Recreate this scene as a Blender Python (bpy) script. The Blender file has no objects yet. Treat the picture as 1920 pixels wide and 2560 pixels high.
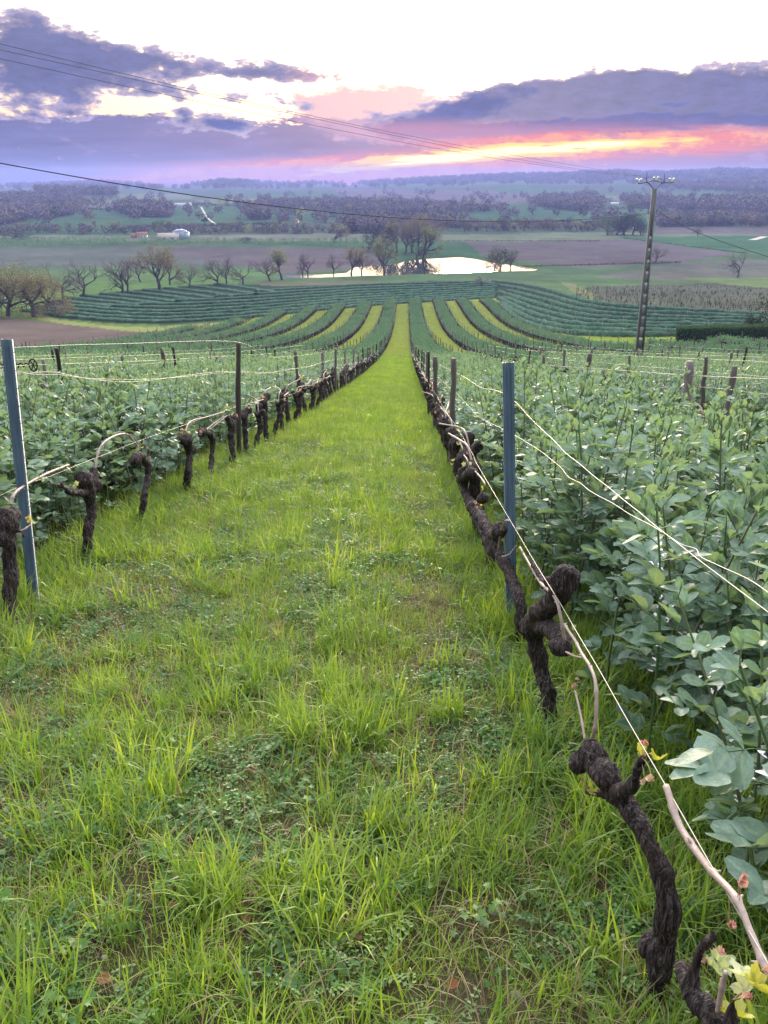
import bpy, math, random
import numpy as np
from mathutils import Vector, Matrix, noise as mnoise

S = bpy.context.scene
COL = S.collection
RNG = np.random.default_rng(7)
random.seed(5)

# ------------------------------------------------------------------ camera
F_PX, W_PX, H_PX, HOR = 2100.0, 1920.0, 2560.0, 440.0
PITCH = math.atan((H_PX / 2 - HOR) / F_PX)
CP, SP = math.cos(PITCH), math.sin(PITCH)
CZ = 1.6
cam_d = bpy.data.cameras.new('camera')
cam = bpy.data.objects.new('camera', cam_d)
COL.objects.link(cam)
cam.location = (0, 0, CZ)
cam.rotation_euler = (math.pi / 2 - PITCH, 0, 0)
cam_d.sensor_fit = 'VERTICAL'
cam_d.sensor_height = 24.0
cam_d.lens = 24.0 * F_PX / H_PX
cam_d.clip_start = 0.05
cam_d.clip_end = 30000
S.camera = cam

# ------------------------------------------------------------------ exposure
S.render.engine = 'CYCLES'
S.view_settings.view_transform = 'Standard'
S.view_settings.look = 'None'
S.view_settings.gamma = 1.0
S.view_settings.exposure = 0.2
S.view_settings.use_curve_mapping = False
S.cycles.use_denoising = True
S.cycles.max_bounces = 7
S.cycles.diffuse_bounces = 3
S.cycles.glossy_bounces = 2
S.cycles.transmission_bounces = 4
S.cycles.volume_bounces = 0
S.cycles.transparent_max_bounces = 4
S.cycles.caustics_reflective = False
S.cycles.caustics_refractive = False

# ------------------------------------------------------------------ node helpers
class V:
    """tiny expression wrapper over shader node sockets"""
    tree = None
    def __init__(self, s): self.s = s
    @staticmethod
    def m(op, a, b=None, c=None):
        n = V.tree.nodes.new('ShaderNodeMath'); n.operation = op
        for i, q in enumerate((a, b, c)):
            if q is None: continue
            if isinstance(q, V): V.tree.links.new(q.s, n.inputs[i])
            else: n.inputs[i].default_value = q
        return V(n.outputs[0])
    def __add__(s, o): return V.m('ADD', s, o)
    __radd__ = __add__
    def __sub__(s, o): return V.m('SUBTRACT', s, o)
    def __rsub__(s, o): return V.m('SUBTRACT', o, s)
    def __mul__(s, o): return V.m('MULTIPLY', s, o)
    __rmul__ = __mul__
    def __truediv__(s, o): return V.m('DIVIDE', s, o)
def smooth(x, a, b):
    n = V.tree.nodes.new('ShaderNodeMapRange'); n.interpolation_type = 'SMOOTHSTEP'
    V.tree.links.new(x.s, n.inputs[0]); n.inputs[1].default_value = a; n.inputs[2].default_value = b
    return V(n.outputs[0])
def mixc(f, a, b):
    n = V.tree.nodes.new('ShaderNodeMix'); n.data_type = 'RGBA'
    if isinstance(f, V): V.tree.links.new(f.s, n.inputs[0])
    else: n.inputs[0].default_value = f
    for i, q in ((6, a), (7, b)):
        if isinstance(q, V): V.tree.links.new(q.s, n.inputs[i])
        else: n.inputs[i].default_value = (*q, 1)
    return V(n.outputs[2])
def scalec(c, k):
    n = V.tree.nodes.new('ShaderNodeVectorMath'); n.operation = 'SCALE'
    V.tree.links.new(c.s, n.inputs[0])
    if isinstance(k, V): V.tree.links.new(k.s, n.inputs[3])
    else: n.inputs[3].default_value = k
    return V(n.outputs[0])
def addc(a, b):
    n = V.tree.nodes.new('ShaderNodeVectorMath'); n.operation = 'ADD'
    for i, q in enumerate((a, b)):
        if isinstance(q, V): V.tree.links.new(q.s, n.inputs[i])
        else: n.inputs[i].default_value = q
    return V(n.outputs[0])
def ramp(x, stops, interp='LINEAR'):
    n = V.tree.nodes.new('ShaderNodeValToRGB'); n.color_ramp.interpolation = interp
    e = n.color_ramp.elements
    while len(e) < len(stops): e.new(0.5)
    for q, (p, c) in zip(e, stops): q.position = p; q.color = (*c, 1)
    V.tree.links.new(x.s, n.inputs[0])
    return V(n.outputs[0])
def noise(vec, scale, detail=4, rough=0.5, dist=0.0, dim='3D'):
    n = V.tree.nodes.new('ShaderNodeTexNoise'); n.noise_dimensions = dim
    if vec is not None: V.tree.links.new(vec.s, n.inputs['Vector'])
    n.inputs['Scale'].default_value = scale; n.inputs['Detail'].default_value = detail
    n.inputs['Roughness'].default_value = rough; n.inputs['Distortion'].default_value = dist
    return V(n.outputs[0])
def nz2(v):
    return (v - 0.5) * 2.2 + 0.5
def comb(x, y, z=0.0):
    n = V.tree.nodes.new('ShaderNodeCombineXYZ')
    for i, q in enumerate((x, y, z)):
        if isinstance(q, V): V.tree.links.new(q.s, n.inputs[i])
        else: n.inputs[i].default_value = q
    return V(n.outputs[0])

# ------------------------------------------------------------------ sky
def px_dir(px, py):
    x, yd = (px - 960) / F_PX, (py - 1280) / F_PX
    return x, CP - yd * SP, -SP - yd * CP
def azel(px, py):
    x, y, z = px_dir(px, py)
    return math.degrees(math.atan2(x, y)), math.degrees(math.atan2(z, math.hypot(x, y)))

SUN_AZ, SUN_EL = azel(1180, 400)[0], 10.5
world = bpy.data.worlds.new("World"); S.world = world; world.use_nodes = True
wt = world.node_tree; wt.nodes.clear(); V.tree = wt
geo = wt.nodes.new('ShaderNodeTexCoord')
sep = wt.nodes.new('ShaderNodeSeparateXYZ'); wt.links.new(geo.outputs['Generated'], sep.inputs[0])
X, Y, Z = (V(sep.outputs[i]) for i in range(3))
DEG = 57.29578
az = V.m('ARCTAN2', X, Y) * DEG
el = V.m('ARCSINE', Z) * DEG
nv = comb(az * 0.09, el * 0.22, 0.0)
n1 = nz2(noise(nv, 2.6, 8, 0.62, 0.2))
nv2 = comb(az * 0.09, el * 0.60, 3.7)
n2 = nz2(noise(nv2, 1.6, 6, 0.62, 0.4))
nvb = comb(az * 0.09, el * 0.20, 9.0)
n3 = nz2(noise(nvb, 8.0, 5, 0.62, 0.2))
azelv = comb(az, el, 0.0)
def blob(px, py, rx, ry, tilt=0.0, k=1.0, p=1.0):
    a0, e0 = azel(px, py)
    mp = wt.nodes.new('ShaderNodeMapping'); mp.vector_type = 'TEXTURE'; wt.links.new(azelv.s, mp.inputs[0])
    mp.inputs[1].default_value = (a0, e0, 0); mp.inputs[2].default_value = (0, 0, math.radians(tilt))
    mp.inputs[3].default_value = (rx / F_PX * DEG * 1.75, ry / F_PX * DEG * 1.75, 1)
    g = wt.nodes.new('ShaderNodeTexGradient'); g.gradient_type = 'SPHERICAL'; wt.links.new(mp.outputs[0], g.inputs[0])
    return V(g.outputs[1]) * k
def total(L):
    r = L[0]
    for q in L[1:]: r = r + q
    return r
# clear sky: NISHITA base plus the blown-out bright veil round the sunset
sky = wt.nodes.new('ShaderNodeTexSky'); sky.sky_type = 'NISHITA'; sky.sun_disc = False
sky.sun_elevation = math.radians(SUN_EL); sky.sun_rotation = math.radians(SUN_AZ)
sky.air_density = 1.0; sky.dust_density = 2.0; sky.ozone_density = 1.5
SKY_K = 0.05
nish = scalec(V(sky.outputs[0]), SKY_K)
elp = smooth(el, 0.0, 90.0)
elm = V.m('MULTIPLY_ADD', el, 1 / 40.0, 0.0)
veil = ramp(elm, [(0.0, (0.85, 0.40, 0.34)), (0.05, (0.95, 0.55, 0.42)), (0.11, (1.0, 0.70, 0.50)), (0.19, (1.0, 0.82, 0.64)),
                  (0.32, (1.0, 1.0, 1.0)), (1.0, (0.93, 0.96, 1.0))])
veilk = V.m('MULTIPLY_ADD', smooth(el, 3.5, 17.0), 2.9, 0.66)
a_s, e_s = math.radians(SUN_AZ), math.radians(SUN_EL)
cosang = X * (math.sin(a_s) * math.cos(e_s)) + Y * (math.cos(a_s) * math.cos(e_s)) + Z * math.sin(e_s)
veilk = veilk * V.m('MULTIPLY_ADD', smooth(cosang, -0.5, 0.80), 0.80, 0.20)
clear = addc(scalec(veil, veilk), nish)
# upper broken clouds
hi = total([
    blob(225, 155, 225, 50, -5, 1.3), blob(40, 170, 110, 44, 0, .8), blob(430, 160, 85, 18, -8, .6), blob(150, 105, 110, 22, 0, .5),
    blob(40, 40, 60, 18, 0, .35), blob(130, 222, 100, 16, -4, .6), blob(330, 216, 110, 14, -8, .5), blob(60, 50, 70, 20, 10, .5),
    blob(650, 180, 85, 20, -4, .95), blob(790, 186, 75, 16, 0, .75), blob(850, 182, 30, 11, 0, .3),
    blob(175, 280, 70, 22, 0, .95), blob(30, 245, 55, 15, -4, .75), blob(40, 278, 60, 16, 0, .7),
    blob(560, 308, 130, 20, 0, .95), blob(455, 275, 20, 22, 55, .7), blob(640, 252, 75, 17, -4, .8), blob(760, 272, 50, 10, 0, .55),
    blob(1700, 268, 500, 52, 3, 1.5), blob(1900, 232, 330, 52, 4, 1.0), blob(1330, 285, 290, 40, 5, 1.15), blob(1340, 225, 90, 18, 4, .6),
    blob(1520, 196, 48, 26, 0, .65), blob(1180, 310, 160, 18, 3, .6), blob(1420, 232, 180, 34, 4, .7),
])
himask = smooth(hi + (n1 - 0.5) * 1.0 + (n3 - 0.5) * 0.95, 0.38, 0.78)
hithick = smooth(hi + (n1 - 0.5) * 0.9 + (n3 - 0.5) * 0.7, 0.5, 1.15)
# low bank
bank = total([
    blob(150, 400, 800, 66, 0, 1.35), blob(60, 335, 330, 40, 0, .6), blob(700, 395, 420, 60, 0, .9), blob(1000, 365, 300, 28, 0, .65),
    blob(1750, 400, 520, 80, 0, 1.0), blob(1300, 350, 330, 26, 3, .7), blob(1100, 440, 900, 16, 0, .8), blob(1650, 335, 420, 24, 0, .8),
])
bkmask = smooth(bank + (n2 - 0.5) * 0.8 + (n3 - 0.5) * 0.7, 0.32, 0.68)
# pink puff
puff = smooth(total([blob(940, 280, 150, 44, 0, 1.3), blob(1050, 310, 110, 24, 0, .7), blob(1230, 255, 120, 26, 6, .5)]) + (n1 - 0.5) * 0.9, 0.10, 0.60) * 0.9
# the burning gap under the bank
streak = nz2(noise(comb(az * 0.10, el * 1.3, 1.3), 1.7, 6, 0.62, 0.5))
glow = total([blob(1290, 378, 300, 13, 2.4, 1.3), blob(985, 411, 190, 11, 5, 1.05), blob(1500, 362, 130, 9, 3, .8), blob(1130, 392, 170, 9, 6, .5)])
glowm = smooth(glow * V.m('MULTIPLY_ADD', streak, 2.4, -0.15) * V.m('MULTIPLY_ADD', n3, .6, .7), 0.32, 0.78)
glowo0 = (total([blob(1180, 398, 560, 30, 3, 1.0), blob(700, 420, 330, 12, 4, .8), blob(1800, 350, 330, 20, 2, .55), blob(1400, 340, 260, 26, 2, .45),
                      blob(950, 440, 600, 18, 0, .55)]))
glowo = smooth(glowo0 * V.m('MULTIPLY_ADD', streak, 1.6, 0.3), 0.15, 1.0)
hicol = mixc(hithick, (0.56, 0.46, 0.58), (0.100, 0.125, 0.31))
hicol = mixc(n3, scalec(hicol, 0.80), scalec(hicol, 1.30))
warm = smooth(total([blob(860, 190, 120, 40, 0, 1.0), blob(1250, 345, 500, 34, 2, .9), blob(1000, 330, 200, 30, 0, .6)]), 0.2, 1.0)
hicol = mixc(warm * 0.55, hicol, (0.85, 0.36, 0.40))
bkx = smooth(az, -27.0, 16.0)
bkcol = mixc(bkx, (0.10, 0.135, 0.35), (0.30, 0.18, 0.32))
bkcol = mixc(n2, scalec(bkcol, 0.72), scalec(bkcol, 1.30))
pinkh = smooth(total([blob(1050, 440, 620, 32, 0, 1.0), blob(700, 425, 300, 16, 0, .5)]), 0.1, 1.0)
bkcol = mixc(pinkh * 0.85, bkcol, (0.80, 0.31, 0.27))
c = clear
c = mixc(bkmask * 0.95, c, bkcol)
c = mixc(puff, c, (0.72, 0.42, 0.50))
c = mixc(himask * 0.96, c, hicol)
speck = smooth(glowo0 * n3 * 2.0, 0.55, 1.25)
c = mixc(glowo * 0.85, c, (0.98, 0.26, 0.17))
c = mixc(speck * 0.6, c, (1.2, 0.50, 0.16))
c = mixc(glowm, c, (1.35, 0.84, 0.13))
c = mixc(smooth(glow * V.m('MULTIPLY_ADD', streak, 1.2, 0.3), 0.85, 1.3), c, (1.7, 1.45, 0.62))
# below the horizon the world is earth in dusk light
c = mixc(smooth(el, -0.6, -3.0), c, (0.16, 0.15, 0.20))
bg = wt.nodes.new('ShaderNodeBackground'); wo = wt.nodes.new('ShaderNodeOutputWorld')
wt.links.new(c.s, bg.inputs[0]); bg.inputs[1].default_value = 1.0
wt.links.new(bg.outputs[0], wo.inputs[0])
world.cycles.sampling_method = 'MANUAL'; world.cycles.sample_map_resolution = 1024

sun_d = bpy.data.lights.new('sun', 'SUN'); sun_d.energy = 4.2; sun_d.angle = math.radians(10); sun_d.color = (1.0, 0.80, 0.58)
sun = bpy.data.objects.new('sun', sun_d); COL.objects.link(sun)
a_, e_ = math.radians(SUN_AZ), math.radians(SUN_EL)
sv = Vector((math.sin(a_) * math.cos(e_), math.cos(a_) * math.cos(e_), math.sin(e_)))
sun.rotation_euler = sv.to_track_quat('Z', 'Y').to_euler()
sun.location = (0, 0, 30)

# ------------------------------------------------------------------ value noise (numpy)
def _hash(ix, iy, seed):
    h = (ix.astype(np.int64) * 374761393 + iy.astype(np.int64) * 668265263 + seed * 1274126177) & 0x7fffffff
    h = ((h ^ (h >> 13)) * 1274126177) & 0x7fffffff
    return ((h ^ (h >> 16)) & 0xffff) / 65535.0
def vnoise(x, y, s=1.0, seed=0, octaves=1):
    x = np.asarray(x, float) / s; y = np.asarray(y, float) / s
    out = 0; amp = 1; tot = 0
    for o in range(octaves):
        ix, iy = np.floor(x), np.floor(y); fx, fy = x - ix, y - iy
        fx = fx * fx * (3 - 2 * fx); fy = fy * fy * (3 - 2 * fy)
        a = _hash(ix, iy, seed + o); b = _hash(ix + 1, iy, seed + o); c_ = _hash(ix, iy + 1, seed + o); d = _hash(ix + 1, iy + 1, seed + o)
        out = out + amp * ((a * (1 - fx) + b * fx) * (1 - fy) + (c_ * (1 - fx) + d * fx) * fy); tot += amp
        amp *= .5; x = x * 2.03 + 17.3; y = y * 2.03 - 9.1
    return out / tot
def sst(x, a, b):
    t = np.clip((x - a) / (b - a), 0, 1); return t * t * (3 - 2 * t)

# ------------------------------------------------------------------ terrain
_PY = np.array([-200, -60, 0, 25, 49, 93, 157, 210, 260, 300, 335, 410, 480, 560, 700, 900, 1200], float)
_PD = np.array([-20, -8.5, 1.6, 6.3, 10.7, 17.9, 25.7, 28.8, 32.3, 34.7, 36.2, 36.6, 37.0, 37.6, 37.9, 37.4, 35.0], float)
_m = np.gradient(_PD, _PY)
def prof(y):
    y = np.clip(y, _PY[0], _PY[-1]); i = np.clip(np.searchsorted(_PY, y) - 1, 0, len(_PY) - 2)
    h = _PY[i + 1] - _PY[i]; t = (y - _PY[i]) / h
    return ((2 * t**3 - 3 * t**2 + 1) * _PD[i] + (t**3 - 2 * t**2 + t) * h * _m[i] + (-2 * t**3 + 3 * t**2) * _PD[i + 1] + (t**3 - t**2) * h * _m[i + 1])
_SKX = np.array([-400, 0, 100, 200, 240, 450, 560, 700, 800, 870, 960, 1100, 1230, 1400, 1540, 1600, 1760, 1790, 1920, 2300], float)
_SKY = np.array([468, 470, 467, 463, 462, 468, 459, 464, 462, 464, 459, 453, 447, 448, 441, 446, 441, 438, 438, 438], float)
_SKA = np.array([math.atan2(px_dir(a, b)[0], px_dir(a, b)[1]) for a, b in zip(_SKX, _SKY)])
_SKT = np.array([px_dir(a, b)[2] / math.hypot(*px_dir(a, b)[:2]) for a, b in zip(_SKX, _SKY)])
RS = 4200.0
def terrain(x, y):
    """ground height (world z)"""
    x = np.asarray(x, float); y = np.asarray(y, float)
    z = CZ - prof(y)
    z = z + (0.55 * sst(x, 14, 45) * sst(y, 30, 70) * (1 - sst(y, 160, 260)) * 2.0)
    z = z - 1.2 * sst(-x, 15, 60) * sst(y, 40, 120) * (1 - sst(y, 220, 330))
    r = np.hypot(x, y); a = np.arctan2(x, y)
    tgt = CZ + RS * np.interp(a, _SKA, _SKT)
    k = sst(r, 850, RS) ; kk = k ** 1.15
    z = np.where(r > 850, z * (1 - kk) + tgt * kk, z)
    und = (vnoise(x, y, 900, 3, 3) - 0.5) * 34 * sst(r, 950, 2200) * (1 - sst(r, 3300, 4200)) + (vnoise(x, y, 330, 8, 2) - .5) * 9 * sst(r, 950, 1700) * (1 - sst(r, 3600, 4200))
    z = z + und
    hx, hy = px_dir(60, 500)[0] * 1500, px_dir(60, 500)[1] * 1500
    z = z + 17 * np.exp(-(((x - hx) / 260) ** 2 + ((y - hy) / 230) ** 2))
    z = z - sst(r, RS, RS + 900) * 60
    near = 1 - sst(r, 30, 90)
    z = z + (vnoise(x, y, 0.9, 21, 2) - .5) * 0.05 * near + (vnoise(x, y, 0.22, 22, 2) - .5) * 0.018 * (1 - sst(r, 8, 20))
    return z
def proj(x, y, z):
    z = z - CZ
    dep = y * CP - z * SP; up = y * SP + z * CP
    return 960 + F_PX * x / dep, 1280 - F_PX * up / dep
def ground(px, py):
    """world point(s) where the ray through a photo pixel meets the terrain"""
    px = np.atleast_1d(np.asarray(px, float)); py = np.atleast_1d(np.asarray(py, float))
    dx = (px - 960) / F_PX; yd = (py - 1280) / F_PX
    dy = CP - yd * SP; dz = -SP - yd * CP
    T = np.geomspace(0.8, 5200, 900); n_ = len(px)
    lo = np.full(n_, T[-2]); hi_ = np.full(n_, T[-1])
    for c0 in range(0, n_, 400):
        sl = slice(c0, min(c0 + 400, n_)); TT = T[None, :]
        hit = CZ + dz[sl, None] * TT < terrain(dx[sl, None] * TT, dy[sl, None] * TT)
        i1 = np.where(hit.any(1), hit.argmax(1), len(T) - 1); i1 = np.maximum(i1, 1)
        lo[sl] = T[i1 - 1]; hi_[sl] = T[i1]
    for _ in range(18):
        mid = (lo + hi_) / 2
        below = CZ + dz * mid < terrain(dx * mid, dy * mid)
        hi_ = np.where(below, mid, hi_); lo = np.where(below, lo, mid)
    X_, Y_ = dx * hi_, dy * hi_
    return np.stack([X_, Y_, terrain(X_, Y_)], 1)
def at(px, py, depth_y):
    """world point on the ray through a pixel at world distance depth_y"""
    x, y, z = px_dir(px, py); t = depth_y / y
    return Vector((x * t, depth_y, CZ + z * t))
def gz(x, y): return float(terrain(np.array([x]), np.array([y]))[0])

# ------------------------------------------------------------------ mesh helpers
def mesh(name, v, faces, mat=None, smooth_=False):
    """faces: list of index arrays (n,3) or (n,4) or python lists"""
    me = bpy.data.meshes.new(name)
    v = np.asarray(v, np.float32)
    loops, starts, tot = [], [], 0
    for f in faces:
        f = np.asarray(f, np.int32)
        if f.size == 0: continue
        n = f.shape[1]
        starts.append(np.arange(f.shape[0], dtype=np.int32) * n + tot); loops.append(f.ravel()); tot += f.size
    me.vertices.add(len(v)); me.vertices.foreach_set('co', v.ravel())
    if loops:
        L = np.concatenate(loops); St = np.concatenate(starts)
        me.loops.add(len(L)); me.loops.foreach_set('vertex_index', L)
        me.polygons.add(len(St)); me.polygons.foreach_set('loop_start', St)
    me.update(calc_edges=True)
    me.validate()
    if smooth_ and len(me.polygons): me.polygons.foreach_set('use_smooth', [True] * len(me.polygons))
    if mat: me.materials.append(mat)
    return me
def link(name, me, parent=None, loc=None, **props):
    o = bpy.data.objects.new(name, me); COL.objects.link(o)
    if parent is not None: o.parent = parent
    if loc is not None: o.location = loc
    for k, q in props.items():
        if q is not None: o[k] = q
    return o
class MB:
    def __init__(s): s.v = []; s.q = []; s.t = []; s.n = 0; s.c = []
    def add(s, v, q=(), t=(), col=None):
        v = np.asarray(v, float).reshape(-1, 3)
        if len(q): s.q.append(np.asarray(q, int) + s.n)
        if len(t): s.t.append(np.asarray(t, int) + s.n)
        s.v.append(v); s.n += len(v)
        s.c.append(np.tile(np.asarray(col if col is not None else (1, 1, 1), float), (len(v), 1)))
    def build(s, name, mat=None, sm=False, colors=False):
        v = np.concatenate(s.v); f = []
        if s.q: f.append(np.concatenate(s.q))
        if s.t: f.append(np.concatenate(s.t))
        me = mesh(name, v, f, mat, sm)
        if colors:
            a = me.attributes.new('col', 'FLOAT_COLOR', 'POINT')
            cc = np.concatenate([np.concatenate(s.c), np.ones((len(v), 1))], 1).astype(np.float32)
            if len(me.vertices) == len(cc): a.data.foreach_set('color', cc.ravel())
        return me
    def box(s, c, sz, rot=None, col=None):
        c = np.array(c, float); h = np.array(sz, float) / 2
        p = np.array([(i, j, k) for i in (-1, 1) for j in (-1, 1) for k in (-1, 1)], float) * h
        if rot is not None: p = p @ np.array(rot).T
        s.add(p + c, [(0, 1, 3, 2), (4, 6, 7, 5), (0, 4, 5, 1), (2, 3, 7, 6), (0, 2, 6, 4), (1, 5, 7, 3)], col=col)
    def tube(s, pts, rad, n=8, cap=True, jit=0.0, seed=0, col=None):
        P = np.array(pts, float); m = len(P); R = np.broadcast_to(np.asarray(rad, float), (m,))
        T = np.gradient(P, axis=0); T /= np.maximum(np.linalg.norm(T, axis=1, keepdims=True), 1e-9)
        ref = np.array([0, 0, 1.0]) if abs(T[0, 2]) < .9 else np.array([1.0, 0, 0])
        u = np.cross(T[0], ref); u /= np.linalg.norm(u); U = []
        for i in range(m):
            u = u - T[i] * np.dot(u, T[i]); u /= max(np.linalg.norm(u), 1e-9); U.append(u)
        U = np.array(U); Wv = np.cross(T, U)
        a = np.arange(n) / n * 2 * math.pi
        rr = R[:, None] * (1 + jit * (np.random.default_rng(seed).random((m, n)) - .5) * 2)
        ring = P[:, None] + rr[..., None] * (np.cos(a)[None, :, None] * U[:, None] + np.sin(a)[None, :, None] * Wv[:, None])
        q = []
        for i in range(m - 1):
            for j in range(n):
                k = (j + 1) % n; q.append((i * n + j, i * n + k, (i + 1) * n + k, (i + 1) * n + j))
        v = ring.reshape(-1, 3); t = []
        if cap:
            v = np.concatenate([v, P[:1], P[-1:]]); b0, b1 = m * n, m * n + 1
            for j in range(n):
                k = (j + 1) % n; t.append((b0, k, j)); t.append((b1, (m - 1) * n + j, (m - 1) * n + k))
        s.add(v, q, t, col)
def spline(pts, n=8):
    """Catmull-Rom resample, pts rows may carry a radius"""
    P = np.array(pts, float); P = np.concatenate([[2 * P[0] - P[1]], P, [2 * P[-1] - P[-2]]]); out = []
    for i in range(1, len(P) - 2):
        for k in range(n):
            t = k / n
            out.append(.5 * ((2 * P[i]) + (-P[i - 1] + P[i + 1]) * t + (2 * P[i - 1] - 5 * P[i] + 4 * P[i + 1] - P[i + 2]) * t**2 + (-P[i - 1] + 3 * P[i] - 3 * P[i + 1] + P[i + 2]) * t**3))
    out.append(P[-2]); return np.array(out)
def empty(name, loc=(0, 0, 0), **props):
    o = bpy.data.objects.new(name, None); COL.objects.link(o); o.location = loc; o.empty_display_size = .2
    for k, q in props.items():
        if q is not None: o[k] = q
    return o

# ------------------------------------------------------------------ materials
def material(name, build, disp=False):
    m = bpy.data.materials.new(name); m.use_nodes = True; t = m.node_tree; t.nodes.clear(); V.tree = t
    out = t.nodes.new('ShaderNodeOutputMaterial'); sh = build(t)
    t.links.new(sh, out.inputs[0]); return m
def principled(t, col, rough=.8, spec=.3, metal=0.0, bump=None, bstr=.3, bdist=.01, **kw):
    p = t.nodes.new('ShaderNodeBsdfPrincipled')
    if isinstance(col, V): t.links.new(col.s, p.inputs['Base Color'])
    else: p.inputs['Base Color'].default_value = (*col, 1)
    if isinstance(rough, V): t.links.new(rough.s, p.inputs['Roughness'])
    else: p.inputs['Roughness'].default_value = rough
    p.inputs['Specular IOR Level'].default_value = spec; p.inputs['Metallic'].default_value = metal
    if bump is not None:
        b = t.nodes.new('ShaderNodeBump'); t.links.new(bump.s, b.inputs['Height']); b.inputs['Strength'].default_value = bstr; b.inputs['Distance'].default_value = bdist
        t.links.new(b.outputs[0], p.inputs['Normal'])
    return p
def objcoord(): 
    n = V.tree.nodes.new('ShaderNodeTexCoord'); return V(n.outputs['Object'])
def worldpos():
    n = V.tree.nodes.new('ShaderNodeNewGeometry'); return V(n.outputs['Position'])
def rnd():
    n = V.tree.nodes.new('ShaderNodeObjectInfo'); return V(n.outputs['Random'])
def attr(name):
    n = V.tree.nodes.new('ShaderNodeAttribute'); n.attribute_name = name; return V(n.outputs['Color'])
def vmul(v, s3):
    n = V.tree.nodes.new('ShaderNodeVectorMath'); n.operation = 'MULTIPLY'; V.tree.links.new(v.s, n.inputs[0]); n.inputs[1].default_value = s3
    return V(n.outputs[0])
def leafmat(name, stops, trans, tk=.4, rough=.5, spec=.35, vscale=None, vary=.35, under=None, vein=None):
    """stops: colour ramp over per-instance random; trans: tint of the light coming through"""
    def b(t):
        r = rnd()
        nz = noise(objcoord(), 26.0, 2)
        c_ = ramp(V.m('FRACT', r * 7.31) * (1.0 / (1 + vary * .6)) + smooth(nz, .36, .64) * (vary * .6 / (1 + vary * .6)), stops)
        if under:
            g = t.nodes.new('ShaderNodeNewGeometry'); c_ = mixc(V(g.outputs['Backfacing']), c_, under)
        if vscale:
            big = noise(worldpos(), vscale[0], 3); c_ = mixc(smooth(big, .35, .65) * vscale[1], c_, vscale[2])
        bm = None
        if vein:
            vn = attr('col'); vs = t.nodes.new('ShaderNodeSeparateColor'); t.links.new(vn.s, vs.inputs[0]); vf = smooth(V(vs.outputs[0]), .72, .98)
            c_ = mixc(vf * .6, c_, vein); c_ = scalec(c_, V.m('MULTIPLY_ADD', noise(objcoord(), 160.0, 3, .6), .8, .6)); bm = noise(objcoord(), 110.0, 3, .6)
        p = principled(t, c_, rough, spec, bump=bm, bstr=.35, bdist=.004)
        tr = t.nodes.new('ShaderNodeBsdfTranslucent'); mul = t.nodes.new('ShaderNodeMix'); mul.data_type = 'RGBA'; mul.blend_type = 'MULTIPLY'; mul.inputs[0].default_value = 1
        t.links.new(c_.s, mul.inputs[6]); mul.inputs[7].default_value = (*trans, 1)
        t.links.new(mul.outputs[2], tr.inputs[0])
        mx = t.nodes.new('ShaderNodeMixShader'); mx.inputs[0].default_value = tk
        t.links.new(p.outputs[0], mx.inputs[1]); t.links.new(tr.outputs[0], mx.inputs[2])
        return mx.outputs[0]
    return material(name, b)
# ------------------------------------------------------------------ vineyard layout (world space)
SLOPE = 0.026
GAP = 2.90
def row_x(k, y):   # k=0: row right of the alley, k=-1: row left of it
    return 0.62 + k * GAP + SLOPE * y
def row_end(k):
    x = k * GAP
    if k >= 8: return 86.0 - (k - 8) * 0.4
    if k >= 1: return 214.0
    if k == 0: return 215
    return float(np.interp(-x, [0, 8, 27, 36, 47, 60], [215, 207, 188, 165, 138, 118]))

# ------------------------------------------------------------------ ground colours
POLY = []
def poly(col, pts, rough=0.12): POLY.append((np.array(pts, float), np.array(col, float), rough))
MAUVE = (0.135, 0.098, 0.088); BROWN = (0.115, 0.090, 0.080); GREEN = (0.060, 0.125, 0.040); LIME = (0.105, 0.175, 0.035)
OLIVE = (0.150, 0.155, 0.075); TEAL = (0.048, 0.098, 0.055); TAN = (0.19, 0.165, 0.10)
poly((0.075, 0.11, 0.05), [(-600, 400), (2600, 400), (2600, 620), (-600, 620)])
poly(MAUVE, [(0, 467), (120, 470), (120, 488), (60, 494), (0, 505)])
poly(OLIVE, [(190, 505), (330, 497), (415, 508), (430, 520), (330, 522), (215, 518)])
poly(OLIVE, [(290, 485), (480, 485), (480, 500), (300, 497)])
poly(GREEN, [(0, 560), (110, 540), (215, 520), (330, 528), (430, 545), (480, 545), (480, 592), (0, 595)])
poly((0.07, 0.14, 0.05), [(425, 520), (510, 512), (640, 515), (690, 530), (690, 560), (560, 570), (430, 570)])
poly(OLIVE, [(480, 498), (640, 494), (660, 508), (520, 510)])
poly(GREEN, [(600, 478), (840, 480), (840, 500), (620, 492)])
poly(MAUVE, [(830, 470), (1000, 474), (1150, 476), (1330, 478), (1345, 500), (1180, 518), (1000, 510), (860, 500)])
poly(GREEN, [(1230, 462), (1400, 462), (1350, 482), (1240, 482)])
poly((0.055, 0.13, 0.05), [(1165, 518), (1300, 515), (1380, 525), (1500, 535), (1450, 556), (1160, 548)])
poly((0.055, 0.13, 0.055), [(690, 524), (860, 530), (880, 548), (690, 552)])
poly(MAUVE, [(960, 535), (1160, 540), (1190, 552), (960, 550)])
poly((0.08, 0.15, 0.055), [(1440, 515), (1700, 520), (1690, 552), (1560, 560), (1440, 558)])
poly(OLIVE, [(1500, 488), (1700, 490), (1700, 512), (1560, 508)])
poly(GREEN, [(1700, 465), (1900, 470), (1800, 492), (1700, 485)])
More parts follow.
